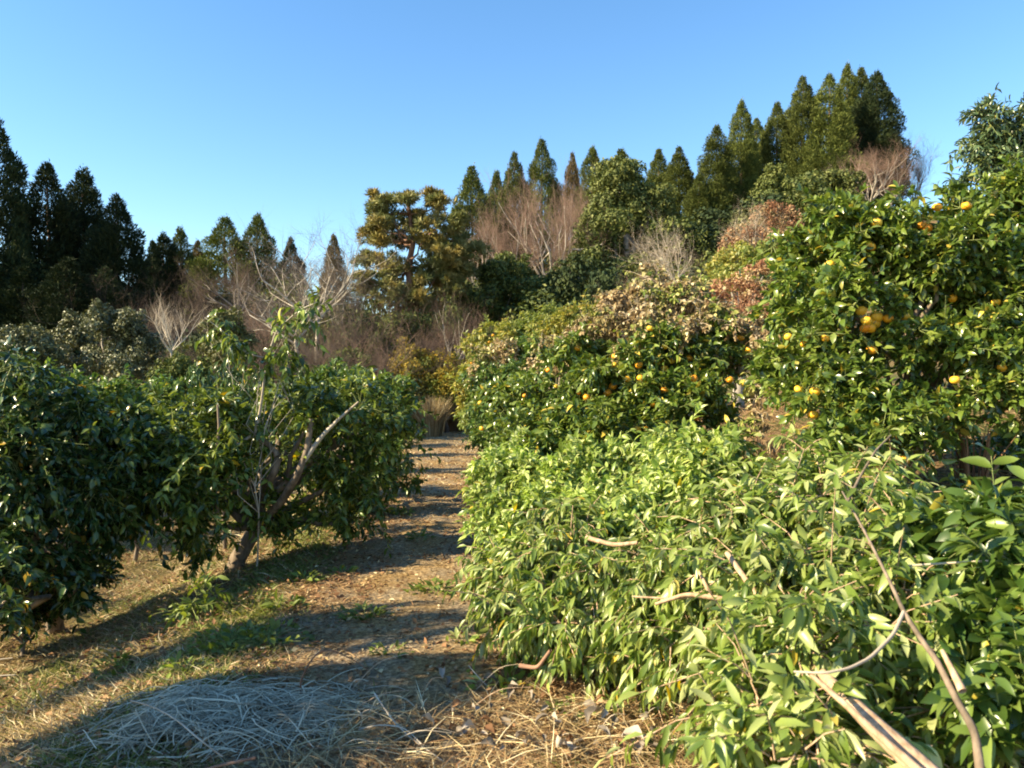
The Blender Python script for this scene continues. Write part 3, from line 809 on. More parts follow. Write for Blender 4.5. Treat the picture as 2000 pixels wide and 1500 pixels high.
def leaf_object_meshes(mat, width):
    out = []
    for i in range(5):
        c = .05 + .05 * i; fo = .05 + .03 * ((i * 2) % 5); tw = (i - 2) * .05
        st = np.array([0, .12, .32, .55, .78, 1.0]); hw = np.array([0, .30, .5, .46, .26, 0]) * width
        V = []; 
        for s, h in zip(st, hw):
            z = .05 * math.sin(s * 3) - c * s * s
            V += [(s, 0, z)] if h == 0 else [(s, h, z + fo * h * 4 + tw * s), (s, 0, z), (s, -h, z + fo * h * 4 - tw * s)]
        F3 = [(0, 2, 1), (0, 3, 2)]; F4 = []
        for k_ in range(3):
            a = 1 + k_ * 3
            F4 += [(a, a + 1, a + 4, a + 3), (a + 1, a + 2, a + 5, a + 4)]
        F3 += [(10, 11, 13), (11, 12, 13)]
        out.append(make_mesh('leaf', np.array(V), [np.array(F3), np.array(F4)], mat))
    return out

def fruit_mesh():
    V = []; F4 = []; F3 = []
    nu, nv = 14, 9
    for j in range(1, nv):
        ph = math.pi * j / nv
        for i in range(nu):
            th = 2 * math.pi * i / nu
            r = 1 + .03 * math.sin(3 * th + j) + .02 * math.sin(5 * th + 2 * j)
            z = math.cos(ph) * .84
            z -= .10 * math.exp(-((ph) / .4) ** 2)
            V.append((r * math.sin(ph) * math.cos(th), r * math.sin(ph) * math.sin(th), z))
    top = len(V); V.append((0, 0, .70)); bot = len(V); V.append((0, 0, -.84))
    for j in range(nv - 2):
        for i in range(nu):
            a = j * nu + i; b = j * nu + (i + 1) % nu
            F4.append((a, a + nu, b + nu, b))
    for i in range(nu):
        F3.append((top, i, (i + 1) % nu)); F3.append((bot, (nv - 2) * nu + (i + 1) % nu, (nv - 2) * nu + i))
    return make_mesh('fruit', np.array(V), [np.array(F3), np.array(F4)], M['fruit'])

def flush_near():
    # which leaves show: nearest leaf in each small cell of the view
    A = np.concatenate([q['pos'] + norm(q['d']) * q['ln'][:, None] * .5 for q in NEAR]); own = np.concatenate([np.full(len(q['pos']), i) for i, q in enumerate(NEAR)])
    loc = np.concatenate([np.arange(len(q['pos'])) for q in NEAR])
    face = np.concatenate([np.abs((norm(q['nrm']) * norm(np.array([0, 0, EYE]) - q['pos'])).sum(1)) for q in NEAR])
    lnn = np.concatenate([q['ln'] for q in NEAR])
    pp = pix(A)
    inside = (pp[:, 0] > 5) & (pp[:, 0] < 1995) & (pp[:, 1] > 5) & (pp[:, 1] < 1495) & (A[:, 1] > .2)
    cell = np.full(len(A), -1, dtype=np.int64)
    cell[inside] = (pp[inside, 0] // 9).astype(int) * 1000 + (pp[inside, 1] // 9).astype(int)
    order = np.lexsort((pp[:, 2], cell))
    first = np.ones(len(A), bool); first[1:] = cell[order][1:] != cell[order][:-1]
    vis = order[first & (cell[order] >= 0)]
    visible = np.zeros(len(A), bool); visible[vis] = True
    score = np.where(visible, lnn / pp[:, 2] * (face + .25), 0)
    fm = fruit_mesh()
    stem = tube_mesh('stem', [(np.array([(0, 0, .66), (.02, .03, .95), (.12, .02, 1.5)]), np.array([.12, .06, .05]))], M['greentwig'], 5)
    lm = {}
    for qi, q in enumerate(NEAR):
        t = thing(q['name'], q['label'], q['cat'], q['base'], q['group'])
        B = q['base']; rng = q['rng']
        pos = q['pos'] - B
        m = own == qi
        pick = np.zeros(len(pos), bool)
        if q['single']:
            s = score[m]; li = loc[m]
            top = li[np.argsort(-s)[:300]]; top = top[s[np.argsort(-s)[:300]] > 0]
            pick[top] = True
        T = LEAF8 if q['hi'] else LEAF4
        r = ~pick
        fo = link('foliage', leaves_mesh('foliage', T, pos[r], q['d'][r], q['nrm'][r], q['ln'][r], q['wd'][r], M[q['mat']], rng), t, kind='stuff')
        if pick.any():
            key = (q['mat'], round(q['width'], 2))
            if key not in lm:
                lm[key] = leaf_object_meshes(M[q['mat']], q['width'])
            dd = norm(q['d'][pick]); yy = norm(np.cross(q['nrm'][pick], dd)); zz = np.cross(dd, yy)
            for j, (p_, x_, y_, z_, l_) in enumerate(zip(pos[pick], dd, yy, zz, q['ln'][pick])):
                o = bpy.data.objects.new('leaf', lm[key][j % 5]); COL.objects.link(o); o.parent = t
                mt = Matrix(((x_[0], y_[0], z_[0]), (x_[1], y_[1], z_[1]), (x_[2], y_[2], z_[2])))
                o.location = p_; o.rotation_mode = 'QUATERNION'; o.rotation_quaternion = mt.to_quaternion(); o.scale = (l_, l_, l_)
        # wood
        tr = q['tmin']
        tp = [(np.array(a) - B, np.array([tr * 1.8, tr * 1.4, tr])) for a in q['tw']]
        link('twigs', tube_mesh('twigs', tp, M[q['twigmat']], 3), t, kind='stuff')
        if q['limbs']:
            Lr = q['L'].copy(); Lr[:, :3] -= B
            if q['trunk_px']:
                tk = np.array([P(*a) for a in q['trunk_px']]) - B; tk[0, 2] = -.1
            else:
                tk = wiggle((0, 0, -.1), Lr[:, :3].mean(0) * .5, 5, .04, rng)
            link('trunk', tube_mesh('trunk', [(tk, np.linspace(q['r0'], q['r0'] * .7, len(tk)))], M[q['bark']], 8), t)
            for l_ in Lr:
                i = int(rng.integers(len(tk) // 2, len(tk)))
                link('branch', tube_mesh('branch', [(wiggle(tk[i], l_[:3], 7, .05, rng, .03), np.linspace(q['r0'] * .5, q['r0'] * .13, 7))], M[q['bark']], 6), t)
        for br in q['branches']:
            pts = np.array([P(*a[:3]) for a in br[0]]) - B
            tt = np.linspace(0, len(pts) - 1, len(pts) * 4); ii = np.minimum(tt.astype(int), len(pts) - 2)
            fr_ = (tt - ii)[:, None]
            sm = pts[ii] * (1 - fr_) + pts[ii + 1] * fr_
            k3 = sm.copy(); k3[1:-1] = (sm[:-2] + sm[1:-1] * 2 + sm[2:]) / 4
            link('branch', tube_mesh('branch', [(k3, np.linspace(br[1], br[2], len(k3)))], M[br[3]], 8), t)
        for c, rr in q['fr']:
            o = link('fruit', fm, t, loc=c - B)
            rr *= rng.uniform(.88, 1.1)
            o.scale = (rr, rr, rr * rng.uniform(.9, 1.05)); o.rotation_euler = (rng.normal() * .3, rng.normal() * .3, rng.random() * 6)
            link('stem', stem, o)

# ---- left side: camellia-like orchard trees
near_plant('camellia_tree', 'glossy dark-leaved tree with forked brown trunk standing left of the path', 'tree',
    [(700, 800, 7.36, 95), (620, 800, 7.05, 80), (755, 860, 7.56, 65), (640, 900, 7.47, 75), (700, 940, 7.36, 85), (610, 1010, 7.47, 60), (520, 1010, 7.15, 55), (470, 900, 7.05, 75),
     (430, 830, 6.74, 85), (340, 850, 6.63, 95), (400, 940, 6.53, 95), (300, 960, 6.43, 95), (400, 1020, 6.74, 70), (690, 1020, 7.56, 45), (560, 780, 7.47, 50), (780, 800, 7.67, 35), (540, 860, 7.88, 60)],
    .090, .36, 'camellia', 1500, 1, tw=1.35, per=12, base=(450, 1150, 7.26), trunk_px=[(450, 1150, 7.26), (465, 1090, 7.24), (500, 1030, 7.21), (505, 985, 7.21)], r0=.085, bark='bark', droop=.25,
    branches=[([(505, 990, 7.21), (520, 950, 7.00), (535, 925, 6.84), (545, 890, 6.84), (520, 865, 6.84), (500, 845, 6.84)], .045, .018, 'bark'),
              ([(500, 1030, 7.21), (550, 980, 6.95), (580, 930, 6.74), (600, 880, 6.74), (608, 818, 6.74)], .042, .024, 'bark'),
              ([(590, 905, 6.74), (630, 850, 6.74), (660, 820, 6.74), (700, 785, 6.74)], .024, .008, 'bone'),
              ([(500, 845, 6.84), (470, 865, 6.74), (440, 885, 6.69)], .016, .008, 'bone'),
              ([(500, 845, 6.79), (510, 790, 6.74), (516, 740, 6.74), (525, 690, 6.74), (540, 645, 6.74), (585, 605, 6.74), (620, 590, 6.74)], .014, .004, 'bone'),
              ([(540, 645, 6.74), (525, 630, 6.74), (505, 622, 6.74)], .006, .003, 'bone'),
              ([(425, 1000, 6.53), (418, 930, 6.43), (428, 840, 6.43), (425, 790, 6.43)], .016, .009, 'bark'),
              ([(520, 700, 6.74), (480, 690, 6.74), (440, 650, 6.74), (400, 620, 6.74)], .007, .003, 'bone')])
near_plant('camellia_shoot', 'tall thin shoots with hanging glossy leaves rising above the forked tree', 'shoots',
    [(600, 605, 6.74, 22), (625, 595, 6.74, 12), (560, 650, 6.74, 22), (530, 615, 6.74, 9), (510, 720, 6.74, 22), (550, 705, 6.74, 26), (460, 665, 6.74, 24), (430, 640, 6.74, 16), (480, 690, 6.74, 22), (595, 640, 6.74, 14), (405, 612, 6.74, 8)],
    .10, .34, 'camellia', 80, 2, base=(500, 845, 6.84), trunk_px=None, r0=.008, bark='bone', droop=1.0, per=7, sub=5)
near_plant('camellia_tree', 'dark glossy tree cut off by the left edge with branches touching the ground', 'tree',
    [(60, 800, 6.10, 100), (150, 850, 6.32, 90), (40, 940, 5.79, 125), (160, 960, 6.10, 110), (60, 1060, 5.79, 95), (0, 1120, 5.3, 75), (270, 960, 6.5, 70), (200, 1040, 6.4, 55), (230, 900, 6.63, 80), (-90, 900, 5.79, 140), (240, 1000, 6.63, 60), (120, 1110, 6.00, 60), (20, 750, 6.32, 45), (-100, 1080, 5.58, 110), (250, 830, 6.61, 60), (60, 1150, 5.82, 60), (150, 1150, 5.94, 40), (0, 1190, 5.0, 50)],
    .084, .42, 'dark', 1600, 3, tw=1.3, per=12, base=(110, 1190, 7.0), r0=.08, droop=.4)
near_plant('orchard_bush', 'dark low leafy growth spreading over the ground under the left-edge tree', 'bush',
    [(40, 1175, 6.2, 48), (130, 1168, 6.3, 40), (195, 1125, 6.6, 28), (-20, 1190, 6.1, 50), (60, 1130, 6.71, 60), (150, 1110, 6.95, 45), (0, 1180, 6.34, 50), (200, 1090, 7.20, 28), (100, 1170, 6.59, 35), (-60, 1150, 6.34, 60)],
    .07, .42, 'dark', 1000, 33, r0=.02, droop=.2)
near_plant('camellia_tree', 'third glossy tree behind the forked one, its crown reaching the path edge', 'tree',
    [(740, 800, 10, 65), (700, 760, 10, 45), (770, 860, 9.6, 45), (740, 930, 9.4, 55), (650, 760, 10.5, 45), (780, 780, 10.4, 35), (600, 830, 10.5, 60), (520, 830, 10.5, 60), (690, 980, 9.3, 45)],
    .085, .40, 'midgreen', 1500, 4, base=(690, 985, 10), r0=.07)
near_plant('orchard_bush', 'low leafy bush behind the left tree in front of grey-green shrubs', 'bush',
    [(260, 780, 9.5, 55), (200, 770, 9, 45), (320, 770, 10, 45), (150, 760, 8.5, 40), (290, 850, 9.5, 60), (80, 740, 8.5, 40), (170, 820, 9, 60)],
    .075, .42, 'midgreen', 900, 5, r0=.03)
near_plant('seedling', 'leafy sapling rising from the shaded grass strip beside the forked trunk', 'sapling',
    [(385, 1165, 5.6, 26, 30), (375, 1200, 5.6, 22, 20), (360, 1230, 5.6, 14, 14)], .10, .3, 'weed', 30, 6, base=(385, 1220, 5.6), r0=.006, per=7, sub=4, single=False)

# ---- right side: yuzu trees, hedge, felled branches
yz_r = [(1830, 405), (1888, 402), (1810, 445), (1712, 435), (1700, 482), (1620, 517, .04), (1682, 607, .036), (1712, 618, .042), (1708, 632, .042), (1692, 626, .04), (1700, 640, .04), (1735, 622, .036), (1768, 618, .036), (1702, 683, .044),
        (1540, 658, .034), (1612, 660, .034), (1860, 583, .034), (1865, 742, .032), (1588, 810, .038), (1592, 765, .034), (1957, 718, .034), (1765, 898, .036), (1800, 440, .036), (1945, 590, .034), (1570, 672, .026), (1690, 640, .036), (1560, 760, .028)]
near_plant('yuzu_tree', 'tall sunlit citrus tree with clustered yellow fruit filling the right side', 'citrus tree',
    [(1700, 470, 5.6, 95), (1600, 500, 5.8, 90), (1560, 600, 5.7, 80), (1640, 590, 5.3, 85), (1790, 450, 5.6, 90), (1880, 450, 5.7, 90), (1960, 420, 5.9, 90), (1730, 660, 5.2, 75), (1600, 700, 5.3, 85), (1540, 740, 5.4, 70),
     (1830, 530, 5.5, 90), (1940, 540, 5.5, 90), (1850, 700, 5.3, 75), (1960, 690, 5.1, 90), (1700, 760, 5.0, 75), (1610, 800, 5.0, 75), (1760, 840, 4.8, 70), (1680, 870, 4.7, 65), (1840, 800, 5.0, 60), (1950, 770, 5.0, 60), (2060, 560, 5.5, 120), (2060, 750, 5.1, 100), (1770, 600, 5.9, 80), (1900, 620, 5.9, 80)],
    .072, .44, 'citrus', 4700, 11, base=(1760, 900, 5.8), r0=.07, fruits=yz_r, droop=.1, twigmat='greentwig')
yz_m = [(1298, 677), (1248, 713), (1282, 707), (1298, 720), (1312, 704), (1347, 699), (1200, 712, .032), (1197, 754), (1187, 767), (1225, 740), (1251, 738), (1146, 776), (1355, 740), (1298, 762, .034), (1275, 790, .03), (1245, 838), (1262, 838, .026), (1072, 723), (1025, 772, .026),
        (1358, 815, .034), (1425, 742, .034), (1455, 748), (1447, 660, .042), (1463, 683, .036), (1270, 641, .034), (1304, 824, .024), (1086, 754, .022), (938, 787, .025), (941, 837, .025), (1130, 768, .024), (1128, 680, .03), (1200, 695, .03)]
near_plant('yuzu_tree', 'dark green citrus tree dotted with yellow fruit in the middle of the hedge', 'citrus tree',
    [(1280, 720, 7.4, 80), (1350, 690, 7.4, 80), (1200, 740, 7.3, 75), (1130, 790, 7.3, 75), (1250, 790, 7.0, 70), (1340, 770, 7.0, 65), (1060, 790, 7.8, 65), (1180, 840, 6.8, 70), (1090, 860, 7.0, 65), (1290, 840, 6.8, 55), (1420, 690, 7.5, 60), (1020, 840, 7.6, 55), (1150, 700, 7.8, 60), (1390, 800, 7.2, 50), (1000, 780, 8.3, 50)],
    .078, .42, 'citrus', 3600, 12, base=(1240, 930, 7.6), r0=.06, fruits=yz_m, droop=.35)
near_plant('dry_vine', 'dried tan creeper smothering the top of the fruit-dotted citrus tree', 'creeper',
    [(1300, 590, 7.9, 75), (1220, 610, 7.9, 65), (1370, 620, 7.7, 65), (1160, 660, 8.0, 60), (1100, 690, 8.4, 50), (1430, 650, 7.6, 55), (1280, 650, 7.5, 55), (1060, 720, 8.8, 40), (1400, 720, 7.3, 35), (1470, 710, 7.3, 35), (1480, 770, 6.9, 35), (1350, 560, 8, 35), (1240, 570, 8, 30), (1210, 690, 7.4, 30), (1330, 650, 7.2, 30), (1480, 830, 6.5, 25), (1500, 660, 6.6, 30)],
    .050, .62, 'vine', 2300, 13, twigmat='twigpale', limbs=False, droop=.9, per=9)
near_plant('hedge_bush', 'dark dense bush at the path side beneath withered creeper', 'bush',
    [(1000, 760, 10.5, 55), (960, 790, 10.5, 45), (950, 850, 10, 45), (1000, 860, 9.5, 50), (940, 740, 11, 40), (1030, 700, 11, 40)], .07, .42, 'midgreen', 1500, 14, r0=.04)
near_plant('dry_vine', 'brownish withered creeper capping the dense path-side bush', 'creeper',
    [(960, 700, 11, 42), (1000, 690, 11, 35), (930, 730, 11, 25), (1040, 740, 10.5, 22)], .055, .6, 'vine', 320, 15, limbs=False, twigmat='twigpale', per=8)
near_plant('yuzu_tree', 'yellow-green citrus tree further along the path with tiny fruit', 'citrus tree',
    [(980, 690, 15, 55), (940, 680, 15.5, 35), (920, 730, 15, 30), (915, 790, 14.5, 30), (1040, 670, 15, 45), (960, 740, 14.5, 50), (1010, 650, 16, 30), (930, 820, 14, 30), (990, 790, 14, 50)],
    .10, .42, 'yellowgreen', 1500, 16, r0=.05, fruits=[(956, 668, .03), (920, 710, .03), (963, 655, .03), (1000, 700, .03)], single=False, leaf_hi=False)
near_plant('yuzu_tree', 'green citrus tree on the bank behind the creeper-topped one', 'citrus tree',
    [(1080, 655, 13, 50), (1130, 640, 12.5, 45), (1050, 640, 15, 40), (1090, 620, 15, 30), (1170, 610, 12, 35)], .08, .42, 'yellowgreen', 800, 17, r0=.04, single=False, leaf_hi=False)
near_plant('hedge_bush', 'light green leafy bush spilling down towards the path edge', 'bush',
    [(975, 920, 6.6, 48), (1010, 900, 6.8, 55), (1080, 930, 6.2, 65), (990, 1000, 6.0, 55), (1050, 990, 5.8, 60), (1140, 920, 6.2, 60), (1000, 1060, 5.6, 50), (950, 950, 6.5, 28), (1220, 910, 6.2, 60), (1300, 910, 6.0, 50), (1150, 990, 5.6, 60)],
    .072, .38, 'fresh', 1450, 18, r0=.04, droop=.3, tw=1.4, per=14)
near_plant('hedge_bush', 'bright pale green bush below the fruit trees in mid heap', 'bush',
    [(1340, 960, 5.2, 70), (1250, 990, 5.2, 60), (1400, 880, 5.4, 45), (1420, 940, 5.2, 55), (1350, 890, 5.6, 45), (1180, 1040, 5.0, 60), (1290, 1050, 4.8, 60)],
    .085, .36, 'fresh', 1000, 19, r0=.03, droop=.5, tw=1.5, per=14)
near_plant('cut_branch_heap', 'freshly cut leafy branches spilling onto the path, long hanging leaves', 'cut branches',
    [(975, 1100, 4.9, 40), (1040, 1130, 4.6, 65), (1100, 1100, 4.5, 80), (1060, 1200, 4.2, 75), (1160, 1190, 4.1, 85), (1020, 1205, 4.3, 40), (1250, 1130, 4.1, 85), (1260, 1230, 3.8, 70), (1180, 1270, 3.9, 45), (1340, 1150, 3.8, 80), (1350, 1240, 3.5, 60), (1120, 1050, 4.8, 60)],
    .084, .27, 'fresh', 1550, 20, tw=1.35, per=15, base=(1280, 1330, 3.9), limbs=False, droop=1.0, bark='barkpale', twigmat='barkpale', tmin=.002,
    branches=[([(1145, 1050, 4.2), (1200, 1065, 4.1), (1245, 1060, 4.05)], .014, .010, 'barkpale'),
              ([(1280, 1180, 3.35), (1340, 1160, 3.3), (1400, 1168, 3.25), (1450, 1175, 3.2)], .007, .013, 'barkpale'),
              ([(1235, 1165, 3.4), (1320, 1170, 3.32), (1380, 1160, 3.3)], .004, .006, 'barkpale'),
              ([(1355, 1095, 3.4), (1372, 1130, 3.3), (1390, 1165, 3.27)], .006, .010, 'barkpale'),
              ([(1015, 1300, 3.85), (1050, 1305, 3.8), (1075, 1270, 3.75)], .012, .008, 'barkred')])
near_plant('cut_branch_heap', 'heap of cut boughs with broad bright leaves over a split pale log', 'cut branches',
    [(1480, 1130, 3.3, 90), (1440, 1020, 4.0, 80), (1560, 1020, 3.9, 90), (1640, 1000, 3.9, 80), (1600, 1140, 3.0, 100), (1720, 1080, 3.2, 90), (1500, 1260, 2.8, 95), (1620, 1270, 2.5, 80), (1700, 1190, 2.8, 90), (1450, 1310, 2.8, 50),
     (1800, 1060, 3.5, 80), (1800, 1240, 2.7, 80), (1560, 1370, 2.4, 80), (1500, 1450, 2.3, 75), (1600, 1480, 2.1, 80), (1440, 1400, 2.5, 40), (1730, 1000, 4.0, 80), (1850, 1150, 3.0, 70), (1700, 1450, 2.35, 55), (1850, 1400, 2.45, 60), (1560, 930, 4.4, 55)],
    .09, .29, 'fresh', 1750, 21, tw=1.6, per=15, base=(1640, 1500, 2.6), limbs=False, droop=.8, bark='barkpale', twigmat='barkpale', tmin=.002,
    branches=[([(1420, 1080, 3.2), (1490, 1180, 2.95), (1560, 1270, 2.65), (1640, 1350, 2.22)], .011, .019, 'barkpale'),
              ([(1640, 1350, 2.22), (1700, 1410, 2.02), (1760, 1465, 1.95), (1830, 1530, 1.88)], .021, .034, 'barkpale'),
              ([(1580, 1315, 2.1), (1650, 1375, 1.98), (1720, 1440, 1.92), (1800, 1510, 1.85)], .006, .012, 'barkpale'),
              ([(1645, 960, 3.1), (1690, 1040, 2.7), (1740, 1140, 2.45), (1765, 1195, 2.35), (1800, 1250, 2.25), (1830, 1290, 2.2), (1870, 1370, 2.1), (1905, 1430, 2.05), (1915, 1510, 2.0)], .0035, .012, 'bark'),
              ([(1765, 1195, 2.35), (1745, 1240, 2.25), (1700, 1285, 2.15), (1660, 1305, 2.1), (1610, 1315, 2.08), (1550, 1312, 2.1)], .006, .003, 'twigpale'),
              ([(1655, 980, 3.2), (1680, 930, 3.3), (1710, 880, 3.4), (1740, 850, 3.5)], .007, .003, 'bark'),
              ([(1840, 1270, 2.2), (1860, 1310, 2.15), (1880, 1350, 2.1)], .006, .012, 'barkpale'),
              ([(1770, 1105, 2.7), (1850, 1100, 2.65), (1930, 1095, 2.6)], .004, .003, 'twigpale')])
near_plant('broadleaf_bough', 'bough with large darker leaves reaching in from the right edge', 'bough',
    [(1950, 1060, 2.9, 80), (1980, 1180, 2.6, 85), (1930, 1250, 2.5, 60), (1990, 1330, 2.3, 80), (2060, 1100, 2.7, 120), (1960, 1440, 2.2, 55), (1890, 1060, 3.2, 50)],
    .105, .36, 'midgreen', 420, 22, base=(1990, 1500, 2.8), limbs=False, droop=.5, tmin=.0022)
near_plant('leafy_tree', 'tall tree with slender blue-green leaves at the upper right corner', 'tree',
    [(1960, 260, 9, 45), (1930, 230, 9, 32), (1905, 290, 9, 32), (1990, 310, 9, 60), (1930, 310, 9, 40), (1960, 380, 9, 55), (2040, 250, 9, 70), (1900, 360, 9.2, 28), (1915, 215, 9, 12), (2040, 400, 9, 80), (1960, 460, 8.8, 60)],
    .09, .30, 'bamboo', 1900, 23, base=(2040, 760, 9), trunk_px=[(2040, 700, 9), (2035, 560, 9), (2020, 430, 9), (2000, 350, 9)], r0=.07, droop=.3, per=8)
near_plant('bank_bush', 'leafy weeds on the brown bank between the heap and the right tree', 'bush',
    [(1900, 900, 6, 40), (1960, 930, 5.6, 40), (1880, 980, 4.8, 35), (1940, 990, 4.6, 35), (1990, 870, 6, 40)], .06, .45, 'citrus', 260, 24, limbs=False)
flush_near()

# ------------------------------------------------------------------ orchard trees that stand just outside the frame on the left and shade the path
def simple_orchard_variant():
    rg = np.random.default_rng(500)
    L = [[rg.normal() * .5, rg.normal() * .5, 1.1 + rg.random() * .6, .5, .5, .4] for _ in range(9)]
    pos, d, nrm, ln, wd = crown_leaves(L, 7000, .10, rg, 14, .45)
    return tube_mesh('orchard_trunk', limb_polys((0, 0, -.1), L, .07, rg), M['bark'], 6), leaves_mesh('orchard_crown', LEAF4, pos, d, nrm, ln, wd, M['dark'], rg)
ot, oc = simple_orchard_variant()
proto = thing('orchard_tree', 'dark rounded orchard tree in the row left of the path', 'tree', (0, 0, 0), 'orchard trees in the left row')
link('trunk', ot, proto); link('crown', oc, proto)
for i, (x, y, s, h) in enumerate([(-3.7, 2.35, .85, 1.45), (-4.6, 3.0, .34, 1.9), (-4.7, 3.95, .34, 1.8), (-4.1, 4.2, .30, 1.5), (-3.3, 8.9, .36, 1.1), (-3.5, 10.9, .36, 1.1), (-3.7, 13.4, .40, 1.15), (-3.9, 16.2, .45, 1.15), (-4.1, 18.9, .45, 1.15), (-4.3, 21.6, .5, 1.2),
                              (-7.4, 10.2, 1.0, 1), (-7.6, 13.1, 1.05, 1), (-7.8, 7.4, 1.0, 1), (-7.5, 16.6, 1.0, 1), (-9.4, 12.5, 1.1, 1.1), (-10.2, 15.8, 1.1, 1.1)]):
    o = proto if i == 0 else copy_tree(proto)
    o.location = (x, y, gz(x, y)); o.scale = (s, s, h); o.rotation_euler = (0, 0, i * 1.7)

# ------------------------------------------------------------------ ground cover
def blades(n, xf, yf, ln, wd, lie, mat, name, seed, zoff=0.0, keepf=None, curve=.35, spread=1.0):
    """curved grass blades: lie 1 = flat on the ground, 0 = upright"""
    rng = np.random.default_rng(seed)
    x, y = xf(rng, n), None
    y = yf(rng, n)
    if callable(xf) and xf.__name__ == 'rel':
        x = path_c(y) + x
    if keepf is not None:
        k = keepf(x, y, rng); x, y = x[k], y[k]
    n = len(x)
    z = ground(x, y) + zoff * rng.random(n)
    a = rng.random(n) * 6.283
    el = (1 - lie) * rng.uniform(.3, 1.3, n) + lie * rng.uniform(0, .3, n)
    d0 = np.stack([np.cos(a) * np.cos(el), np.sin(a) * np.cos(el), np.sin(el)], 1)
    L = ln * rng.uniform(.4, 1.4, n)
    W = wd * rng.uniform(.6, 1.4, n)
    p0 = np.stack([x, y, z], 1)
    b = a + rng.normal(size=n) * .9
    d1 = norm(d0 + np.stack([np.cos(b), np.sin(b), -np.ones(n) * (.6 if lie < .5 else .25)], 1) * curve)
    p1 = p0 + d0 * (L * .5)[:, None]; p2 = p1 + d1 * (L * .5)[:, None]
    g1 = ground(p1[:, 0], p1[:, 1]) + .012; g2 = ground(p2[:, 0], p2[:, 1]) + .008
    p1[:, 2] = np.maximum(p1[:, 2], g1); p2[:, 2] = np.maximum(p2[:, 2], g2)
    s = norm(np.cross(d0, rng.normal(size=(n, 3)) * .5 + np.array([0, 0, 1.0])))
    w = W[:, None]
    V = np.stack([p0 - s * w, p0 + s * w, p1 - s * w * .9, p1 + s * w * .9, p2], 1).reshape(-1, 3)
    o = (np.arange(n) * 5)[:, None]
    F4 = np.array([[0, 1, 3, 2]]) + o; F3 = np.array([[2, 3, 4]]) + o
    me = make_mesh(name, V, [F3, F4], M[mat], np.repeat(rng.random(n), 5))
    return me

def ux(a, b):
    return lambda r, n: r.uniform(a, b, n)
def nearbias(a, b, p=2.0):
    return lambda r, n: a + (b - a) * r.random(n) ** p
def rel_f(a, b):
    def rel(r, n): return r.uniform(a, b, n)
    return rel
def noise2(x, y, s=1.0, ph=0.0):
    return (np.sin(x * 1.7 * s + ph + 1.3 * np.sin(y * .9 * s)) + np.sin(y * 2.1 * s + ph * 2 + 1.1 * np.sin(x * 1.3 * s))) * .25 + .5

off_path = lambda x, y, r: (np.abs(x - path_c(y)) > .92) | (r.random(len(x)) < .12)
left_only = lambda x, y, r: (x - path_c(y) < -.9)
link('dry_grass', blades(80000, ux(-6.5, 1.6), nearbias(2.2, 13, 1.5), .12, .0028, .6, 'straw', 'dry_grass', 1, curve=.5, keepf=lambda x, y, r: off_path(x, y, r) & (r.random(len(x)) < .45 + noise2(x, y, 1.6))), kind='stuff', label='short dry mown grass along both sides of the path', cat='grass')
link('green_grass', blades(42000, ux(-6.5, 1.2), nearbias(2.2, 12, 1.6), .08, .0036, .25, 'grass', 'green_grass', 2, keepf=lambda x, y, r: off_path(x, y, r) & (noise2(x, y, 2.2, 1.0) > .38)), kind='stuff', label='patches of short green grass and weeds beside the path', cat='grass')
link('mown_clippings', blades(70000, rel_f(-1.0, 1.1), nearbias(2.0, 14, 1.35), .085, .0024, .93, 'clip', 'mown_clippings', 3, zoff=.035, keepf=lambda x, y, r: noise2(x, y, 2.6, .5) + r.random(len(x)) * .5 > .55), kind='stuff', label='brown mown clippings strewn over the gravel path', cat='clippings')
link('far_dry_grass', blades(34000, rel_f(-3.2, 1.6), ux(9, 27), .13, .0055, .8, 'straw', 'far_dry_grass', 4, zoff=.03, keepf=lambda x, y, r: noise2(x, y, 1.5, 2.) + r.random(len(x)) * .6 > .5), kind='stuff', label='tawny dry grass covering the far stretch of path', cat='grass')
link('bank_litter', blades(40000, rel_f(1.1, 6.5), ux(1.5, 13), .13, .003, .8, 'clip', 'bank_litter', 5, zoff=.05), kind='stuff', label='brown dead stalks and litter on the right-hand bank', cat='litter')
link('dead_stalks', blades(15000, ux(-1.1, 2.2), ux(2.1, 4.6), .17, .0022, .8, 'clip', 'dead_stalks', 6, zoff=.06, keepf=lambda x, y, r: (y < 3.9 + .25 * np.sin(x * 3)) & (x > -1.0 + .5 * (y - 2.5))), kind='stuff', label='reddish-brown dead stalks at the near end of the path', cat='litter')
link('tan_stalks', blades(9000, ux(-1.2, 1.9), ux(2.1, 4.4), .22, .0022, .82, 'straw', 'tan_stalks', 8, zoff=.07, keepf=lambda x, y, r: (y < 3.8) & (x > -1.3 + .5 * (y - 2.5))), kind='stuff', label='pale dry straws mixed into the brown litter by the heap', cat='straw')
link('creeping_weeds', blades(3500, ux(.1, 1.3), ux(2.5, 3.6), .06, .008, .35, 'weed', 'creeping_weeds', 9, zoff=.03, keepf=lambda x, y, r: noise2(x, y, 4, 3.) > .5), kind='stuff', label='yellow-green creeping weeds in the brown litter', cat='weeds')

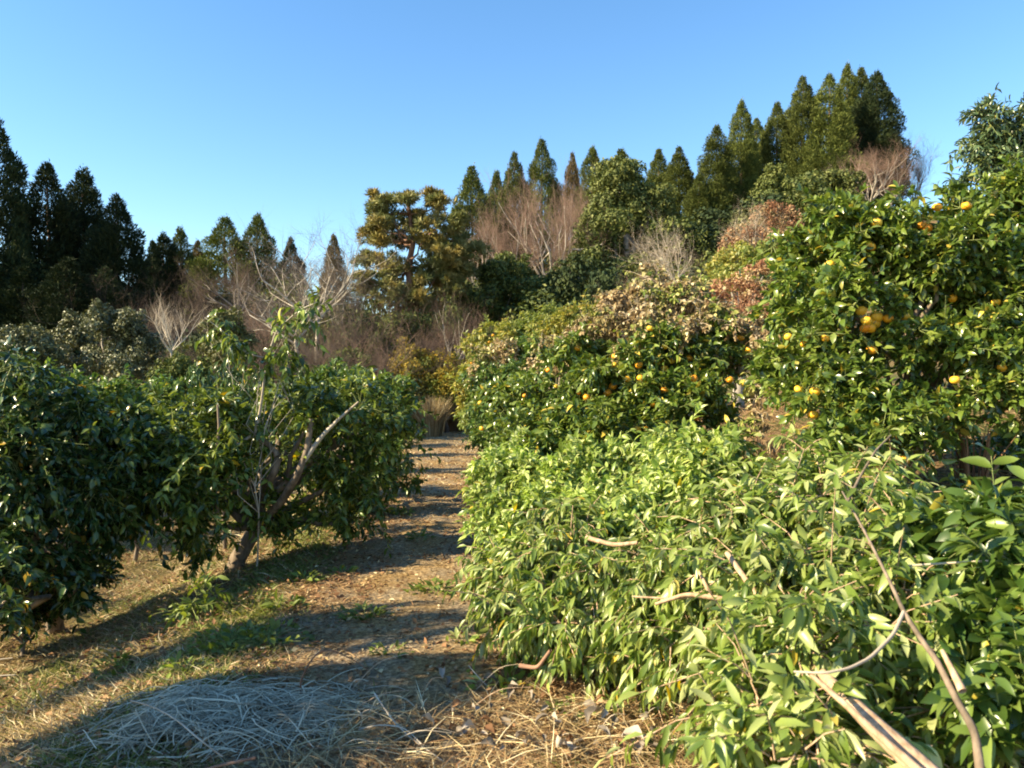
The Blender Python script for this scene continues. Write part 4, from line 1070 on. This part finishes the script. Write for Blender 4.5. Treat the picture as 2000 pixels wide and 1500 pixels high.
def litter_bits(name, n, xf, yf, size, mat, seed, label, rel=True):
    rng = np.random.default_rng(seed)
    y = yf(rng, n); x = xf(rng, n) + (path_c(y) if rel else 0)
    k = rng.random(n) < noise2(x, y, 3.1, seed) * 1.2
    x, y = x[k], y[k]; n = len(x)
    pos = np.stack([x, y, ground(x, y) + .035 + rng.uniform(0, .015, n)], 1)
    d = norm(rng.normal(size=(n, 3)) * np.array([1, 1, .25])); nr = norm(np.array([0, 0, 1.0]) + rng.normal(size=(n, 3)) * .5)
    ln = size * rng.uniform(.4, 1.4, n)
    link(name, leaves_mesh(name, LEAF4, pos, d, nr, ln, ln * rng.uniform(.3, .7, n), M[mat], rng), kind='stuff', label=label, cat='litter')
litter_bits('leaf_litter', 14000, ux(-1.0, 1.1), nearbias(2.2, 20, 1.3), .045, 'brownleaf', 3, 'brown leaf crumbs scattered all over the path')
litter_bits('straw_litter', 12000, ux(-1.0, 1.1), nearbias(2.2, 26, 1.1), .038, 'straw', 5, 'golden dry chaff scattered all over the path')
litter_bits('verge_litter', 12000, ux(-5.5, -.95), nearbias(2.4, 12, 1.3), .04, 'brownleaf', 7, 'brown leaf crumbs on the left verge')
link('edge_grass', blades(26000, rel_f(-1.55, -.8), nearbias(2.6, 16, 1.4), .075, .0045, .25, 'grass', 'edge_grass', 31, keepf=lambda x, y, r: noise2(x, y, 2.7, 4.) > .35), kind='stuff', label='short green grass along the left edge of the path', cat='grass')
link('verge_grass', blades(42000, ux(-4.6, -.2), ux(2.0, 4.6), .10, .0024, .55, 'straw', 'verge_grass', 21, keepf=lambda x, y, r: (x < path_c(y) - .55) | (y < 3.4)), kind='stuff', label='matted dry grass on the verge nearest the camera', cat='grass')
link('verge_weeds', blades(16000, ux(-4.6, -.6), ux(2.0, 5.2), .07, .0045, .2, 'grass', 'verge_weeds', 22, keepf=lambda x, y, r: (x < path_c(y) - .7) & (noise2(x, y, 2.4, 2.) > .5)), kind='stuff', label='low green weeds in the verge nearest the camera', cat='grass')

# pile of bleached straw in the shade, bottom left
def straw_pile():
    rng = np.random.default_rng(9)
    n = 1700
    polys = []
    cx, cy = -1.38, 3.62
    u = rng.normal(size=(n, 2)) * np.array([.30, .15])
    x = cx + u[:, 0]; y = cy + u[:, 1] + .12 * u[:, 0]
    kk = rng.random(n) < np.where(noise2(x, y, 7.0, 1.0) > .48, 1.0, .25) * np.where(x < -1.75, .35, 1.0)
    x, y, u = x[kk], y[kk], u[kk]; n = len(x)
    h = .045 * np.exp(-((u[:, 0] / .65) ** 2 + (u[:, 1] / .38) ** 2))
    z = ground(x, y) + h * rng.uniform(.35, 1.0, n) + .01
    a = rng.normal(size=n) * 1.3 + .5
    L = rng.uniform(.12, .42, n)
    V = []; k = 7; t = np.linspace(-.5, .5, k)
    bend = rng.normal(size=n) * .35
    ax = np.stack([np.cos(a), np.sin(a)], 1); ay = np.stack([-np.sin(a), np.cos(a)], 1)
    X = x[:, None] + ax[:, 0:1] * t * L[:, None] + ay[:, 0:1] * (t ** 2 * (bend * L)[:, None] * 2)
    Y = y[:, None] + ax[:, 1:2] * t * L[:, None] + ay[:, 1:2] * (t ** 2 * (bend * L)[:, None] * 2)
    hh = .045 * np.exp(-(((X - cx) / .65) ** 2 + ((Y - cy) / .38) ** 2))
    Z = ground(X, Y) + hh * rng.uniform(.5, 1.0, (n, 1)) + .012 + rng.uniform(0, .09, (n, 1)) ** 1.3 + np.sin((t + .5) * 3.14)[None] * rng.uniform(0, .035, (n, 1))
    C = np.stack([X, Y, Z], -1)
    w = rng.uniform(.0012, .0030, n)[:, None, None]
    s = np.stack([ay[:, 0], ay[:, 1], rng.normal(size=n) * .4], 1)[:, None, :]
    V = np.stack([C - s * w, C + np.array([0, 0, 1.0]) * w, C + s * w], 2).reshape(-1, 3)      # (n,k,3,3) ridge section
    base = (np.arange(n) * k * 3)[:, None, None] + (np.arange(k - 1) * 3)[None, :, None]
    F = np.concatenate([(base + np.array([0, 1, 4, 3])).reshape(-1, 4), (base + np.array([1, 2, 5, 4])).reshape(-1, 4)])
    link('straw', make_mesh('straw', V, [F], M['hay'], np.repeat(rng.random(n), k * 3)), kind='stuff', label='loose heap of bleached straw lying in shade at bottom left', cat='straw')
straw_pile()

# single long stalks and sticks
def stick(name, label, pts, r1, r2, mat, group=None, side=None):
    p = np.array([P(*a) for a in pts]); b = p[0].copy()
    tt = np.linspace(0, len(p) - 1, (len(p) - 1) * 4 + 1); ii = np.minimum(tt.astype(int), len(p) - 2); f = (tt - ii)[:, None]
    sm = p[ii] * (1 - f) + p[ii + 1] * f
    for _ in range(2):
        sm[1:-1] = (sm[:-2] + sm[1:-1] * 2 + sm[2:]) / 4
    g = ground(sm[:, 0], sm[:, 1]) + r1 + .01
    sm[:, 2] = np.maximum(sm[:, 2], g)
    polys = [(sm - b, np.linspace(r1, r2, len(sm)))]
    t = link(name, tube_mesh(name, polys, M[mat], 6), loc=b, label=label, cat='stick' if name == 'stick' else 'stalk', group=group)
    return t
stick('stick', 'arched brown twig standing up at the near end of the path', [(592, 1372, 3.85), (585, 1335, 3.85), (600, 1300, 3.85), (622, 1272, 3.85), (650, 1270, 3.9), (690, 1288, 3.95), (720, 1310, 4.0)], .006, .002, 'barkred')
stick('stick', 'short thorn-like twig crossing the base of the arched twig', [(590, 1358, 3.84), (610, 1364, 3.8)], .003, .002, 'barkpale')
stick('stalk', 'longest bleached stalk curving over the straw heap', [(255, 1368, 3.4), (300, 1380, 3.3), (345, 1405, 3.2), (390, 1445, 3.1), (435, 1478, 3.05)], .004, .003, 'bone')
stick('stalk', 'bright straight dry stalk in the sun pointing at the corner', [(732, 1355, 3.7), (765, 1405, 3.5), (800, 1440, 3.35), (870, 1490, 3.2)], .0045, .003, 'bone')
stick('stalk', 'curled pale stalk arching beside the bright straight one', [(700, 1425, 3.5), (740, 1415, 3.45), (790, 1420, 3.4), (825, 1455, 3.3)], .003, .003, 'bone')
stick('stalk', 'pale stalk lying in sunlit grass at the left edge', [(-20, 1290, 4.1), (25, 1285, 4.1)], .005, .003, 'bone')
stick('stalk', 'pale stalk lying near the shadow border at left edge', [(-20, 1321, 3.9), (30, 1318, 3.9)], .004, .003, 'bone')
stick('stick', 'thick rusty stick lying at the bottom edge below straw heap', [(395, 1505, 3.05), (450, 1490, 3.02), (500, 1480, 3.0)], .007, .006, 'barkred')
stick('stick', 'rusty bent twig in the litter beside the hanging cut leaves', [(930, 1375, 3.9), (985, 1362, 3.9), (1010, 1385, 3.8)], .005, .003, 'barkred')
stick('stalk', 'slanting thin stalk poking up between path and heap', [(915, 1300, 4.1), (950, 1340, 4.0), (1010, 1375, 3.8)], .0025, .002, 'bone')
rs = np.random.default_rng(44)
for i in range(46):
    px = rs.uniform(520, 1330); py = rs.uniform(1340, 1490)
    d = EYE * FPX / (py - 750); a = rs.normal() * .7; L = rs.uniform(50, 150)
    if px < 650 and py < 1400: continue
    stick('stalk', 'thin dry stalk in the tangle of litter at the near path end', [(px, py, d - .05), (px + L * .5 * math.cos(a), py + L * .4 * math.sin(a) - rs.uniform(4, 26), d - .12), (px + L * math.cos(a), py + L * .8 * math.sin(a), d - .1)],
          rs.uniform(.0015, .0032), .0012, ['bone', 'twigpale', 'barkpale', 'barkred'][i % 4], group='dry stalks tangled in the litter')

# curled dead leaves lying on the litter
def curled_leaf(i, mat):
    k = 7; st = np.linspace(0, 1, k); V = []
    for s in st:
        h = .36 * math.sin(math.pi * min(1, s * .95 + .03)) ** .8 + .005
        z0 = .22 * math.sin(s * 2.6) + .05 * math.sin(s * 9 + i)
        for u in (-1, -.5, 0, .5, 1):
            V.append((s, h * u * (.75 + .1 * math.sin(s * 11 + i * 2)), z0 + .34 * h * abs(u) ** 1.5 * 2 * (1 + .3 * math.sin(7 * s + u * 3 + i)) + .02 * math.sin(u * 6 + s * 13)))
    F = [(a * 5 + b, a * 5 + b + 1, a * 5 + b + 6, a * 5 + b + 5) for a in range(k - 1) for b in range(4)]
    return make_mesh('fallen_leaf', np.array(V), [np.array(F)], mat)
CL = [curled_leaf(i, M[m]) for i, m in enumerate(['greyleaf', 'greyleaf', 'brownleaf', 'greyleaf', 'brownleaf', 'greyleaf'])]
LEAFPTS = [(1205, 1420, .13), (1240, 1375, .09), (1225, 1365, .09), (1145, 1440, .11), (1210, 1470, .12), (1245, 1480, .10), (1262, 1420, .08), (1315, 1440, .09), (1125, 1338, .06), (1215, 1335, .07), (1340, 1345, .06), (1045, 1440, .07), (900, 1460, .08), (930, 1450, .08), (1090, 1480, .08), (970, 1480, .07), (850, 1440, .07)]
for i in range(70):
    LEAFPTS.append((rs.uniform(860, 1350), rs.uniform(1340, 1500), rs.uniform(.035, .075)))
for i, (px, py, s) in enumerate(LEAFPTS):
    d = EYE * FPX / (py - 750)
    x = (px - 1000) / FPX * d
    grey = i < 17
    o = link('fallen_leaf', CL[[0, 1, 3, 5][i % 4] if grey else (i % 6)], loc=(x, d - .05, gz(x, d) + .085),
             label='large curled grey dead leaf on the sunlit litter by the heap' if grey else 'small crumpled dead leaf among the brown litter',
             cat='leaf', group='large curled grey leaves' if grey else 'small fallen leaves in the litter')
    o.scale = (s, s, s); o.rotation_euler = (rs.normal() * .5, rs.normal() * .5, rs.random() * 6.28)

# weeds on the path and grass tufts at its end
def weed(px, py, label, size, n, seed, leaf=.07, mat='weed', w=.35):
    rng = np.random.default_rng(seed)
    d = EYE * FPX / (py - 750); x = (px - 1000) / FPX * d
    b = np.array([x, d, gz(x, d) + .02])
    m = n
    a = rng.random(m) * 6.28; r = size * rng.random(m) ** .6
    pos = np.stack([np.cos(a) * r, np.sin(a) * r * .8, rng.uniform(.01, .5, m) * size * (1 - r / size * .6)], 1)
    dr = norm(np.stack([np.cos(a), np.sin(a), rng.uniform(-.1, .9, m)], 1) + rng.normal(size=(m, 3)) * .4)
    ln = leaf * rng.uniform(.6, 1.3, m)
    t = thing('weed', label, 'weed', b)
    link('leaves', leaves_mesh('weed_leaves', LEAF8, pos, dr, norm(np.array([0, 0, 1.0]) + rng.normal(size=(m, 3)) * .4), ln, ln * w, M[mat], rng), t, kind='stuff')
    st = [(np.array([[0, 0, -.02], p_ * .5 + np.array([0, 0, .01]), p_]), np.array([.0025, .002, .0012])) for p_ in pos[::2]]
    link('stem', tube_mesh('weed_stems', st, M['greentwig'], 3), t)
weed(712, 1215, 'leafy green weed growing in the middle of the shaded path', .17, 70, 1)
weed(850, 1165, 'flat green clump on the path close to the cut branches', .20, 80, 2)
weed(668, 1125, 'small bright weed on the sunlit stretch of path', .10, 26, 3)
weed(560, 1190, 'bright green sprig on the left edge of the path', .13, 34, 4, .08)
weed(595, 1140, 'grassy green sprig at the shadow edge beside path', .12, 30, 5, .08)
weed(760, 1290, 'low yellow-green weed near the dark litter band', .12, 34, 6, .06)
weed(520, 1265, 'patch of round-leaved weeds left of the near path', .28, 130, 7, .05, w=.6)
weed(450, 1260, 'patch of green weeds between shadow bands on the left verge', .26, 110, 8, .05, w=.6)
weed(230, 1250, 'dark small weed on the left grass strip', .10, 24, 9, .06)
weed(210, 1275, 'dark drooping weed casting a thin shadow on left grass', .10, 24, 10, .06)
weed(360, 1310, 'leafy weed in the broad shadow on the left', .15, 40, 11, .06)
weed(1270, 1370, 'yellow-green leafy weed in front of the cut branches', .16, 60, 12, .06, 'fresh', .6)
weed(1130, 1400, 'pale green creeping weed among the dead leaves', .16, 60, 13, .05, 'fresh', .6)
weed(980, 1345, 'shiny green sprig lying at the path-side end of the heap', .14, 40, 14, .08, 'fresh', .35)
weed(900, 1265, 'yellow sprig on the sunlit gravel near the heap', .10, 20, 15, .07, 'fresh', .35)
weed(780, 1010, 'green weed on the left shoulder farther up the path', .16, 40, 16, .09)
weed(820, 1060, 'second green weed farther up the path near the shade', .16, 40, 17, .08)

def tuft(px, py, d, h, w, n, label, seed, mat='straw', name='grass_tuft'):
    rng = np.random.default_rng(seed)
    x = (px - 1000) / FPX * d; z = gz(x, d)
    t = thing(name, label, 'grass tuft', (x, d, z))
    a = rng.random(n) * 6.28; r = rng.random(n) ** .5 * w * .35
    p0 = np.stack([np.cos(a) * r, np.sin(a) * r, np.zeros(n)], 1)
    lean = np.stack([np.cos(a), np.sin(a), np.zeros(n)], 1) * rng.uniform(.0, .38, (n, 1)) * w
    H = h * rng.uniform(.5, 1.05, n)
    p1 = p0 + lean * .3 + np.array([0, 0, 1.0]) * (H * .6)[:, None]
    p2 = p0 + lean * 1.4 + np.array([0, 0, 1.0]) * H[:, None]
    s = norm(np.stack([np.sin(a + rng.normal(size=n)), np.cos(a), np.zeros(n)], 1)) * .008
    V = np.stack([p0 - s, p0 + s, p1 - s, p1 + s, p2], 1).reshape(-1, 3)
    o = (np.arange(n) * 5)[:, None]
    link('blades', make_mesh('tuft_blades', V, [np.array([[2, 3, 4]]) + o, np.array([[0, 1, 3, 2]]) + o], M[mat], np.repeat(rng.random(n), 5)), t, kind='stuff')
tuft(842, 820, 23, 1.25, 1.0, 1500, 'tall tan pampas tuft standing where the path ends', 1)
tuft(880, 830, 26, .7, 1.6, 1300, 'low rusty dead grass clump behind the path end', 2, 'clip')
tuft(905, 830, 26.5, .6, 1.4, 900, 'low brown grass clump against the far hedge foot', 3, 'clip')
tuft(825, 820, 27, .8, 1.4, 900, 'brown grass clump left behind the pampas tuft', 4, 'clip')
tuft(1500, 900, 6.4, .5, .9, 900, 'dry brown grass clump between the citrus trees and heap', 5, 'clip')
tuft(1460, 870, 7.2, .5, 1.0, 900, 'second dry brown clump in the gap below hanging fruit', 6, 'clip')
tuft(1900, 985, 5.0, .55, .3, 40, 'few orange-brown upright stalks on the right bank', 7, 'brownleaf')
tuft(1560, 880, 6.6, .4, .9, 700, 'dry tan grass under the low fruit of the right tree', 8)
